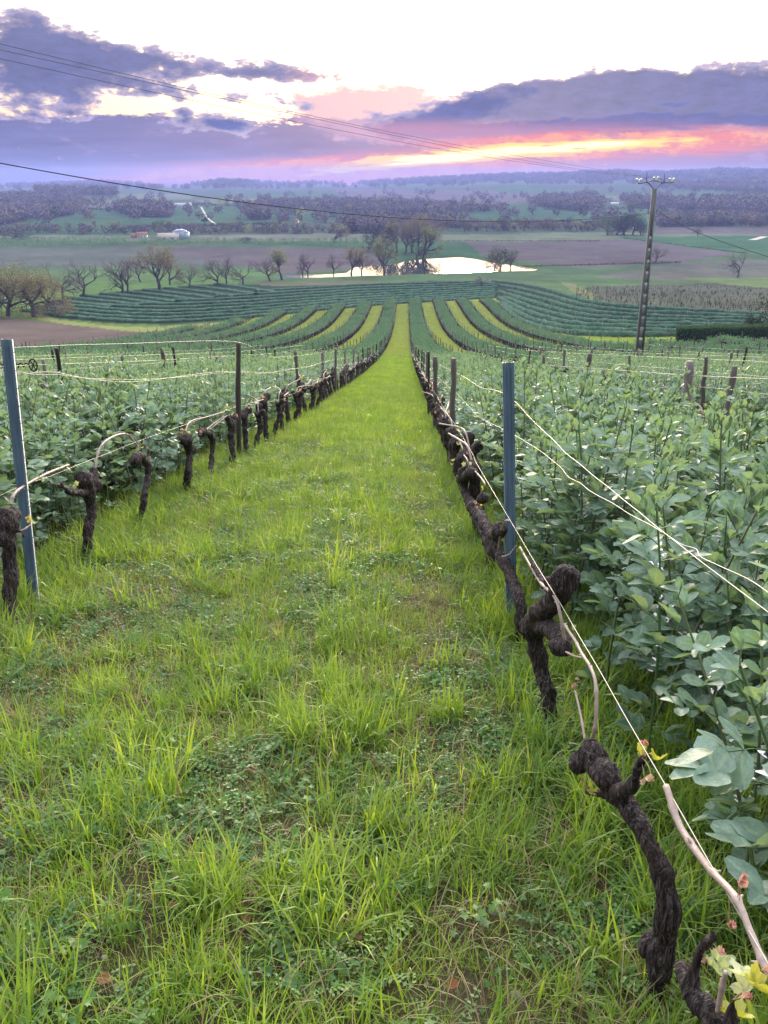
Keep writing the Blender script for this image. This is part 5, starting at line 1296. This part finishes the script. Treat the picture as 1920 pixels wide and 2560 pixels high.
tree('bare', 833, 690, 636, 'narrow dark bare tree on the near bank of the pond', wide=.7, var=3)
tree('olive', 878, 688, 620, 'olive green tree on the near bank of the pond', wide=.95, var=2)
tree('olive', 905, 686, 640, 'low olive tree on the near bank between two taller ones', wide=1.0, var=0)
tree('pale', 962, 686, 606, 'tall pale green willow on the near bank of the pond', wide=.85, var=1)
tree('pale', 836, 607, 566, 'round pale tree alone on the plain beyond the pond', wide=1.1, var=2)
for i, (px, top, kd) in enumerate([(955, 575, 'dark'), (972, 565, 'bare'), (992, 556, 'olive'), (1012, 552, 'bare'), (1030, 556, 'olive'), (1048, 552, 'bare'), (1064, 546, 'olive')]):
    tree(kd, px, 632 + (i % 2) * 4, top, ['dark squat tree', 'bare tree', 'olive tree', 'bare tree', 'olive tree', 'bare tree', 'olive tree'][i] + f', {ORD[i]} from the left in the tall grove behind the pond', 'trees of the grove behind the pond', .9)
tree('pale', 1058, 652, 575, 'willow on the far bank of the pond hanging over the water', wide=.9, var=0)
tree('green', 1042, 648, 612, 'low green bush on the far bank of the pond', wide=1.5)
tree('green', 1250, 677, 622, 'deep green tree at the right end of the pond', wide=1.0, var=0)
tree('bush', 1236, 678, 640, 'low bush left of the green tree at the pond\'s right end', wide=1.1)
tree('bare', 1276, 676, 630, 'bare tree right of the green tree at the pond\'s right end', wide=.9, var=2)
tree('bare', 1203, 716, 690, 'low reddish bare bush standing in the crop rows below the pond', wide=1.9, var=3)
tree('bare', 1636, 658, 612, 'purple bare tree right behind the concrete pole', wide=1.2, var=4)
tree('bare', 1843, 694, 622, 'lone bare tree with a tall trunk at the right edge of the valley', wide=.75, var=0)
for i, (px, top, kd) in enumerate([(1518, 545, 'green'), (1540, 540, 'dark'), (1562, 542, 'dark'), (1582, 538, 'green'), (1602, 552, 'green')]):
    tree(kd, px, 588, top, f'dense green tree, {ORD[i]} from the left in the clump left of the pole', 'dense clump of trees left of the pole', 1.1)
tree('green', 1744, 590, 572, 'small dark tree on the green field under the cable', wide=1.1)
tree('dark', 612, 607, 594, 'dark rounded shrub at the edge of the far vineyard rows', wide=2.0)
tree('dark', 30, 597, 578, 'long dark thicket at the far left of the plain', wide=3.4)
tree('pale', 238, 572, 552, 'blossoming pale tree among the farm woods', wide=1.2)
tree('green', 402, 572, 550, 'small round tree on the meadow above the farm', wide=1.0)
tree('dark', 748, 552, 536, 'slim dark conifer beside the small white house', wide=.6)
tree('dark', 1928, 842, 745, 'big dark evergreen bush cut by the right edge, behind the hedge', wide=.8)
tree('dark', 1885, 842, 790, 'dark evergreen shrub before the big bush at the right edge', wide=1.0)
tree('green', 1588, 880, 852, 'low rounded grey green bush at the foot of the pole', wide=1.6)
# the hedgerow of the valley floor: trees one can still tell apart
VT = [(x, RNG.uniform(577, 584), RNG.uniform(14, 26)) for x in np.arange(6, 800, 21)] + [(x, RNG.uniform(570, 580), RNG.uniform(16, 30)) for x in np.arange(1160, 1500, 14)] + [(x, RNG.uniform(560, 568), RNG.uniform(16, 32)) for x in np.arange(1655, 1930, 13)]
for i, (x, b_, h_) in enumerate(VT):
    kd = random.choice(['bare', 'bare', 'bare', 'olive', 'pale', 'green']); sec = 'left half of the valley hedgerow' if x < 800 else ('valley hedgerow left of the pole' if x < 1500 else 'valley hedgerow right of the pole')
    tree(kd, x + random.uniform(-4, 4), b_, b_ - h_, nth(sec + kd, 0, dict(bare='bare purple grey', olive='olive', pale='pale green', green='green')[kd] + ' tree, {} such in the ' + sec, 'tree'), f'trees of the {sec}', random.uniform(.8, 1.2))

# ------------------------------------------------------------------ woods of the hills
def wood_tree(seed, mat, n=90):
    r = np.random.default_rng(seed); mb = MB(); mb.tube([(0, 0, -.1), (0, 0, .6)], [.03, .015], 3, False)
    for _ in range(n):
        d = r.normal(0, 1, 3); d /= np.linalg.norm(d); c_ = d * r.uniform(.6, 1) ** .5 * np.array([.42, .42, .40]) * (1 + .2 * math.sin(d[0] * 5 + seed)) + np.array([0, 0, .58])
        leaf_lo(mb, c_, rotm(r.uniform(0, 6.28), r.uniform(-1, 1), r.uniform(-1, 1)), .20, .15)
    return proto(mb.build('wood_tree', mat))
M_wb = crownmat('wood_bare', (0.105, 0.092, 0.115), (0.16, 0.14, 0.165), .05); M_wo = crownmat('wood_olive', (0.10, 0.095, 0.065), (0.15, 0.14, 0.085), .1)
WT = [wood_tree(1, M_wb), wood_tree(2, M_wb), wood_tree(3, M_wb), wood_tree(4, M_wo), wood_tree(5, M_darkg), wood_tree(6, M_pale)]
def wood(pts, dens, h0, h1, label, w=(.3, .3, .2, .1, .08, .02), gap=.0):
    Pg = np.array(pts, float); x0, y0 = Pg.min(0); x1, y1 = Pg.max(0); n = int((x1 - x0) * (y1 - y0) * dens)
    u, v_ = RNG.uniform(x0, x1, n), RNG.uniform(y0, y1, n); m = inpoly(u, v_, Pg); u, v_ = u[m], v_[m]
    if gap: m = vnoise(u, v_, 22, 81, 2) > gap; u, v_ = u[m], v_[m]
    G = ground(u, v_); m = G[:, 1] < 5000; G = G[m]
    if len(G) == 0: return
    idx = RNG.choice(6, len(G), p=np.array(w) / sum(w))
    scatter('woods', G, WT, idx, scl=RNG.uniform(h0, h1, len(G)), tilt=.05, kind='stuff', category='wood', label=label)
wood([(-40, 498), (60, 488), (210, 496), (222, 518), (190, 540), (110, 545), (-40, 572)], .09, 6, 10, 'leafless wood covering the left hill above the valley meadow')
wood([(90, 468), (290, 471), (292, 490), (170, 490), (90, 484)], .13, 8, 12, 'long purple wood along the upper left slope')
wood([(285, 518), (425, 520), (428, 545), (330, 543), (290, 530)], .10, 7, 11, 'block of bare wood between two meadows')
wood([(620, 522), (672, 520), (672, 552), (625, 552)], .10, 7, 11, 'small square bare copse left of the centre')
wood([(680, 508), (860, 502), (980, 508), (1180, 518), (1235, 530), (1000, 537), (830, 528), (680, 524)], .06, 5, 9, 'long bare wood across the middle of the hillside')
wood([(1340, 505), (1480, 485), (1510, 520), (1440, 530), (1340, 515)], .09, 7, 11, 'dark wood on the slope left of the pole')
wood([(860, 558), (960, 550), (1000, 568), (960, 584), (840, 584)], .045, 6, 10, 'bare wood on the valley floor behind the grove')
wood([(900, 552), (1160, 556), (1160, 574), (960, 576)], .04, 5, 9, 'low scrubby wood behind the pond grove')
wood([(0, 574), (480, 578), (800, 574), (960, 572), (960, 584), (480, 587), (0, 588)], .015, 3, 6, 'undergrowth of the valley hedgerow on the left')
wood([(1150, 560), (1500, 562), (1500, 578), (1150, 576)], .025, 3, 7, 'undergrowth of the valley hedgerow in the middle')
wood([(1640, 545), (1960, 550), (1960, 566), (1640, 568)], .05, 4, 9, 'undergrowth of the valley hedgerow on the right')
wood([(1600, 455), (1960, 452), (1960, 485), (1800, 480), (1620, 470)], .08, 7, 12, 'dark wooded hillside right of the pole top')
wood([(1550, 500), (1700, 505), (1960, 500), (1960, 540), (1700, 530), (1560, 520)], .035, 7, 12, 'scattered trees and groves on the right slope')
wood([(-50, 460), (960, 455), (1240, 446), (1500, 440), (1960, 434), (1960, 462), (1500, 462), (1240, 462), (960, 470), (500, 474), (-50, 478)], .07, 9, 16, 'woods along the skyline ridge', gap=.46)
wood([(-50, 455), (300, 455), (960, 452), (1240, 440), (1500, 434), (1960, 430), (1960, 444), (1500, 449), (1240, 453), (960, 463), (480, 466), (300, 466), (-50, 472)], .30, 12, 24, 'fringe of treetops standing against the sunset sky')
wood([(0, 500), (600, 495), (900, 480), (1900, 478), (1900, 560), (0, 560)], .0045, 6, 12, 'single trees and hedges dotted over the hillside fields', gap=.45)
for a, b_ in (((210, 524), (290, 527)), ((320, 572), (480, 568)), ((430, 570), (700, 561)), ((480, 512), (640, 518)), ((1360, 525), (1700, 521)), ((1200, 558), (1440, 556)), ((960, 604), (1500, 603)), ((1560, 596), (1860, 634)), ((1290, 668), (1700, 657)), ((820, 544), (1000, 542))):
    n = int(math.hypot(b_[0] - a[0], b_[1] - a[1]) / 2.2); f = np.linspace(0, 1, n); G = ground(a[0] + (b_[0] - a[0]) * f, a[1] + (b_[1] - a[1]) * f)
    scatter('field_hedge', G, WT, RNG.choice([0, 1, 3, 4], len(G)), scl=RNG.uniform(1.2, 3.2, len(G)) * (.28 if b_[1] > 590 else 1), tilt=.05, kind='stuff', category='hedge', label='thin dark hedge line between two fields')

# ------------------------------------------------------------------ clipped hedge by the pole
hx0, hy0 = ground(1690, 862)[0][:2]; hx1, hy1 = ground(2060, 858)[0][:2]
hz = gz(hx0, hy0); L = math.hypot(hx1 - hx0, hy1 - hy0); ha = math.atan2(hy1 - hy0, hx1 - hx0)
o = empty('clipped_hedge', (hx0, hy0, hz), label='long clipped dark green hedge standing on the grass bay right of the pole', category='hedge'); o.rotation_euler = (0, -math.atan2(gz(hx1, hy1) - hz, L), ha)
r = np.random.default_rng(9); mb = MB(); Hh, Dd = 1.75, 1.8
nx, nz = 60, 8; v = []; ring = [(0, -.1), (0, Hh * .5), (.12, Hh * .93), (.4, Hh), (Dd - .4, Hh), (Dd - .12, Hh * .93), (Dd, Hh * .5), (Dd, -.1)]
for i in range(nx + 1):
    e_ = 1 - .35 * max(0, 1 - i / 2)
    v += [(i / nx * L, Dd / 2 + (y_ - Dd / 2) * .9 * e_ + r.normal(0, .03), z_ * .95 * (1 - .1 * (i == 0)) + r.normal(0, .03)) for y_, z_ in ring]
q_ = [(i * 8 + j, (i + 1) * 8 + j, (i + 1) * 8 + j + 1, i * 8 + j + 1) for i in range(nx) for j in range(7)] + [(0, 1, 6, 7), (1, 2, 5, 6), (2, 3, 4, 5)]
mb.add(v, q_); link('core', mb.build('core', M_darkg), o)
mb = MB()
for _ in range(9000):
    x = r.uniform(0, L); f = r.random()
    if f < .5: c_ = (x, r.normal(0, .03), r.uniform(0, Hh))
    elif f < .9: c_ = (x, r.uniform(0, Dd), Hh + r.normal(0, .03))
    else: c_ = (r.normal(0, .04), r.uniform(0, Dd), r.uniform(0, Hh))
    leaf_lo(mb, np.array(c_), rotm(r.uniform(0, 6.28), r.uniform(-1, 1.2), r.uniform(-1, 1)), .13, .10)
lv = link('foliage', mb.build('foliage', M_green), o); lv['kind'] = 'stuff'

# ------------------------------------------------------------------ concrete pole, cross arms, cables
M_conc = material('concrete', lambda t: principled(t, mixc(smooth(noise(vmul(objcoord(), (1, 1, .3)), 3.0, 5), .35, .7), (0.20, 0.20, 0.23), (0.36, 0.36, 0.39)), .9, .2, bump=noise(objcoord(), 25, 4), bstr=.3).outputs[0])
M_concd = material('concrete_weathered', lambda t: principled(t, mixc(noise(objcoord(), 4, 5), (0.09, 0.09, 0.105), (0.18, 0.18, 0.20)), .9, .2).outputs[0])
M_iron = material('galvanised_iron', lambda t: principled(t, (0.10, 0.11, 0.12), .6, .4, .3).outputs[0])
M_porc = material('porcelain', lambda t: principled(t, (0.85, 0.87, 0.86), .15, .6).outputs[0])
YP = 49.0
Bp = np.array([14.93, YP, gz(14.93, YP)]); x, y_, z_ = px_dir(1636, 471); t_ = YP / y_; Tp = np.array([x * t_, YP, CZ + z_ * t_]); Hp = Tp[2] - Bp[2]
po = empty('power_pole', tuple(Bp), label='tall tapering concrete power pole with recessed panels, standing among the beans', category='power pole'); po.rotation_euler = (0, math.atan2(Tp[0] - Bp[0], Hp), math.radians(0))
def tw(z): return .235 - (.235 - .11) * z / Hp
for s_ in (-1, 1):
    mb = MB(); v = []
    for z_ in (-.5, Hp): w_ = tw(max(z_, 0)); v += [(s_ * w_, -w_ * .75, z_), (s_ * (w_ - .075), -w_ * .75, z_), (s_ * (w_ - .075), w_ * .75, z_), (s_ * w_, w_ * .75, z_)]
    mb.add(v, [(0, 1, 5, 4), (1, 2, 6, 5), (2, 3, 7, 6), (3, 0, 4, 7), (4, 5, 6, 7), (0, 3, 2, 1)]); link('flange', mb.build('flange', M_concd), po)
z_ = .15
while z_ < Hp * .74:
    w_ = tw(z_) - .075; mb = MB(); mb.box((0, 0, z_ + .24), (w_ * 2 - .004, .10, .48)); link('web_panel', mb.build('web_panel', M_conc), po)
    z_ += .62
mb = MB(); z0 = Hp * .755; v = []
for z_ in (z0, Hp - .002): w_ = tw(z_) - .077; v += [(-w_, -w_ * 1.0, z_), (w_, -w_ * 1.0, z_), (w_, w_ * 1.0, z_), (-w_, w_ * 1.0, z_)]
mb.add(v, [(0, 1, 5, 4), (1, 2, 6, 5), (2, 3, 7, 6), (3, 0, 4, 7), (4, 5, 6, 7), (0, 3, 2, 1)]); link('solid_head', mb.build('solid_head', M_conc), po)
def pp(px, py): x, y_, z_ = px_dir(px, py); t_ = YP / y_; return np.array([x * t_, YP, CZ + z_ * t_])
inv = (Matrix.Translation(Vector(Bp)) @ Matrix.Rotation(po.rotation_euler[1], 4, 'Y')).inverted()
def lp(px, py, dy=0.0): q_ = inv @ Vector(pp(px, py) + np.array([0, dy, 0])); return np.array(q_)
def arm(pts, r_, nm='bracket_arm'):
    mb = MB(); mb.tube(pts, r_, 6); link(nm, mb.build(nm, M_iron), po)
arm(spline([lp(1634, 474), lp(1626, 462), lp(1617, 456), lp(1605, 458), lp(1594, 459)], 5), .025)
arm(spline([lp(1640, 474), lp(1648, 462), lp(1660, 457), lp(1672, 457), lp(1684, 456)], 5), .025)
arm([lp(1617, 457), lp(1617, 430)], .02, 'spike'); arm([lp(1661, 457), lp(1661, 432)], .02, 'spike')
arm(spline([lp(1617, 456), lp(1630, 452), lp(1645, 454), lp(1661, 457)], 4), .022); arm([lp(1617, 448), lp(1608, 444)], .015); arm([lp(1650, 445), lp(1661, 455)], .015)
INS = [(1597, 456), (1640, 452), (1679, 455)]
for px, py in INS:
    e_ = empty('insulator', tuple(lp(px, py))); e_.parent = po
    for s_ in (-1, 1):
        mb = MB(); h_ = np.array([0, .03, .05, .09, .10, .15, .17, .20]); rr_ = np.array([.03, .035, .07, .06, .085, .07, .09, .03]); mb.tube(np.stack([s_ * (.03 + h_ * .55), h_ * 0, h_], 1), rr_ * .85, 10); link('glass_bell', mb.build('glass_bell', M_porc, True), e_)
mb = MB(); mb.tube([lp(1634, 531), lp(1641, 533), lp(1641, 522)], .02, 6); link('cable_bracket', mb.build('cable_bracket', M_iron), po)
M_cable = material('cable_black', lambda t: principled(t, (0.012, 0.012, 0.018), .7).outputs[0]); M_cond = material('conductor', lambda t: principled(t, (0.045, 0.04, 0.05), .5, .4).outputs[0])
def cable(name, pxs, Y0, Y1, r_, mat, label, group=None):
    u = np.array([(p[0] - 960) / F_PX for p in pxs]); k0, k1 = px_dir(*pxs[0]), px_dir(*pxs[-1]); X0, X1 = k0[0] * Y0 / k0[1], k1[0] * Y1 / k1[1]; P_ = []
    for p in pxs:
        x, y_, z_ = px_dir(*p); g = x / y_       # X = g*Y ; X = X0 + (Y-Y0)*m
        m_ = (X1 - X0) / (Y1 - Y0); Yv = (X0 - m_ * Y0) / (g - m_); P_.append((g * Yv, Yv, CZ + z_ / y_ * Yv))
    P_ = np.array(P_); Y_c = P_[:, 1]; s_ = (Y_c - Y_c[0]) / (Y_c[-1] - Y_c[0]); c_ = np.polyfit(s_, P_[:, 2], 3)
    s2 = np.linspace(0, 1, 80) ** 1.0; Q = np.stack([np.interp(s2, s_, P_[:, 0]) if False else X0 + (X1 - X0) * s2, Y0 + (Y1 - Y0) * s2, np.polyval(c_, s2)], 1)
    o = empty(name, tuple(Q[0]), label=label, category='cable', group=group); mb = MB(); mb.tube(Q - Q[0], r_, 6); link('strand', mb.build('strand', mat, True), o); return o
cable('power_line', [(-60, 100), (0, 109), (405, 201), (593, 246), (960, 330), (1203, 375), (1550, 429), (1597, 442)], 17, YP, .0055, M_cond, 'topmost of the three thin power lines crossing the sky to the pole', 'thin power lines')
cable('power_line', [(-60, 113), (0, 122), (347, 200), (608, 259), (960, 336), (1210, 380), (1560, 437), (1640, 440)], 17.3, YP, .0055, M_cond, 'middle of the three thin power lines crossing the sky to the pole', 'thin power lines')
cable('power_line', [(-60, 134), (0, 146), (405, 233), (550, 266), (960, 350), (1230, 392), (1570, 440), (1679, 447)], 17.6, YP, .0055, M_cond, 'lowest of the three thin power lines crossing the sky to the pole', 'thin power lines')
cable('telephone_cable', [(-60, 397), (0, 408), (116, 428), (289, 459), (463, 485), (555, 498), (754, 523), (909, 539), (1063, 548), (1240, 555), (1374, 552), (1504, 545), (1630, 532)], 20, YP, .013, M_cable, 'thick black sagging cable across the hills, left of the pole', 'black telephone cable')
cable('telephone_cable', [(1641, 525), (1682, 550), (1742, 580), (1829, 613), (1920, 641), (2000, 668)], YP, 40, .014, M_cable, 'black cable running down from the pole to the right edge', 'black telephone cable')

# ------------------------------------------------------------------ farms
M_wallw = material('render_white', lambda t: principled(t, (0.62, 0.60, 0.58), .9).outputs[0]); M_walls = material('stone_wall', lambda t: principled(t, mixc(noise(objcoord(), .8, 4), (0.34, 0.29, 0.24), (0.46, 0.40, 0.34)), .9).outputs[0])
M_tile = material('roof_tile', lambda t: principled(t, mixc(noise(objcoord(), .6, 4), (0.20, 0.095, 0.07), (0.30, 0.16, 0.12)), .9).outputs[0]); M_tin = material('roof_tin', lambda t: principled(t, (0.42, 0.45, 0.52), .5).outputs[0])
M_silo = material('silo_steel', lambda t: principled(t, (0.30, 0.38, 0.50), .45, .4, .3).outputs[0]); M_pane = material('window_dark', lambda t: principled(t, (0.02, 0.022, 0.03), .2).outputs[0])
def house(px0, px1, base, hpx, label, name='farmhouse', wall=None, roof=None, depth=8.0, nw=3, ridge=.5):
    G = ground((px0 + px1) / 2, base)[0]; dep = G[1] * CP - (G[2] - CZ) * SP; Wd = (px1 - px0) / F_PX * dep; Hh = hpx / F_PX * dep / CP; hw = Hh * .55
    o = empty(name, tuple(G), label=label, category='building'); o.rotation_euler = (0, 0, -math.atan2(G[0], G[1]) * .6 + random.uniform(-.15, .15))
    w, d = Wd / 2, depth / 2; mb = MB(); mb.box((0, 0, hw / 2 - .5), (Wd, depth, hw + 1)); rh = Hh - hw
    mb.add([(-w, -d, hw), (-w, d, hw), (-w, 0, hw + rh * .96), (w, -d, hw), (w, d, hw), (w, 0, hw + rh * .96)], t=[(0, 2, 1), (3, 4, 5)]); link('wall', mb.build('wall', wall or M_wallw), o)
    mb = MB(); e = .4
    for s_ in (-1, 1): mb.add([(-w - e, s_ * (d + e), hw - .12), (w + e, s_ * (d + e), hw - .12), (w + e, 0, hw + rh), (-w - e, 0, hw + rh), (-w - e, s_ * (d + e), hw + .1), (w + e, s_ * (d + e), hw + .1), (w + e, 0, hw + rh + .22), (-w - e, 0, hw + rh + .22)], [(0, 1, 2, 3), (4, 5, 6, 7), (0, 1, 5, 4), (1, 2, 6, 5), (3, 0, 4, 7)])
    link('roof', mb.build('roof', roof or M_tile), o)
    for i in range(nw):
        mb = MB(); mb.box((-w + (i + .7) * Wd / (nw + .4), -d - .02, hw * .5), (min(1.2, Wd * .1), .1, min(1.5, hw * .4))); link('window', mb.build('window', M_pane), o)
    return o
house(397, 446, 599, 14, 'long white barn beside the blue silos', 'barn', roof=M_walls, depth=14, nw=2)
house(344, 368, 594, 12, 'farmhouse with a terracotta roof left of the white barn', wall=M_wallw)
house(330, 346, 594, 9, 'low stone outbuilding beside the terracotta farmhouse', wall=M_walls)
for i, (px, w_) in enumerate([(446, 3.2), (455, 3.4), (464, 2.6)]):
    G = ground(px, 598)[0]; dep = G[1] * CP + 38 * SP; h_ = [22, 23, 19][i] / F_PX * dep / CP; rr_ = w_
    o = empty('silo', tuple(G), label=['left', 'tallest middle', 'right and smallest'][i] + ' of the three blue grey grain silos', category='silo', group='blue grey grain silos of the farm'); mb = MB(); mb.tube([(0, 0, -1), (0, 0, h_ * .82)], rr_, 14); link('tank', mb.build('tank', M_silo, False), o)
    mb = MB(); mb.tube([(0, 0, h_ * .822), (0, 0, h_ * .93), (0, 0, h_)], [rr_ * 1.03, rr_ * .5, .2], 14); link('cone_roof', mb.build('cone_roof', M_tin, False), o)
house(438, 462, 518, 9, 'white farmhouse on the far slope at the top of the pale track', roof=M_tin)
house(462, 478, 514, 6, 'low long shed right of the slope farmhouse', 'shed', roof=M_tin)
house(161, 176, 492, 5, 'tiny white house under the upper left wood')
house(1527, 1546, 513, 6, 'long pale barn on the ridge field left of the pole', 'barn', roof=M_tin, depth=10)
house(1571, 1581, 512, 5, 'small white house among trees left of the pole')
house(1724, 1745, 524, 8, 'house with a grey roof right of the pole', roof=M_walls)
house(1793, 1812, 535, 6, 'low white house, left one of two on the right slope')
house(1820, 1838, 531, 5, 'low white house, right one of two on the right slope')
house(738, 746, 557, 8, 'small white house beside the dark conifer')
house(1155, 1162, 484, 4, 'tiny bright house under the central ridge')
house(660, 672, 505, 4, 'pale building on the hillside left of the centre')
# pale farm track on the hillside
M_track = material('gravel_track', lambda t: principled(t, (0.30, 0.27, 0.25), .95).outputs[0])
def track(pxs, w_, label):
    G = ground(*spline(np.array(pxs, float), 8).T); x, y_ = G[:, 0], G[:, 1]; tx, ty = np.gradient(x), np.gradient(y_); L_ = np.hypot(tx, ty); nx, ny = -ty / L_, tx / L_; v = []
    for s_ in (-1, -.33, .33, 1): xx, yy = x + nx * w_ / 2 * s_, y_ + ny * w_ / 2 * s_; v.append(np.stack([xx, yy, terrain(xx, yy) + .25], 1))
    v = np.stack(v, 1).reshape(-1, 3); n = len(x); me = mesh('track', v, [[(i * 4 + j, i * 4 + j + 1, i * 4 + j + 5, i * 4 + j + 4) for i in range(n - 1) for j in range(3)]], M_track)
    if me.polygons[0].normal.z < 0: me.flip_normals()
    link('track', me, kind='structure', label=label)
track([(503, 518), (512, 534), (524, 550), (548, 567)], 2.2, 'pale gravel track climbing to the slope farm')
track([(1880, 601), (1895, 597), (1912, 592)], 5, 'pale bit of track at the right edge of the plain')

# ------------------------------------------------------------------ haze
hz_ = MB(); hz_.box((0, 0, (45 + -50) / 2), (12600, 12600, 95))
def haze_mat():
    m = bpy.data.materials.new('haze'); m.use_nodes = True; t = m.node_tree; t.nodes.clear(); o_ = t.nodes.new('ShaderNodeOutputMaterial'); p = t.nodes.new('ShaderNodeVolumePrincipled')
    p.inputs['Color'].default_value = (0.36, 0.43, 0.95, 1); p.inputs['Density'].default_value = HAZE; p.inputs['Anisotropy'].default_value = 0.0
    t.links.new(p.outputs[0], o_.inputs['Volume']); return m
HAZE = 0.00023
link('haze', hz_.build('haze', haze_mat()), kind='stuff', label='thin blue evening haze filling the valley')
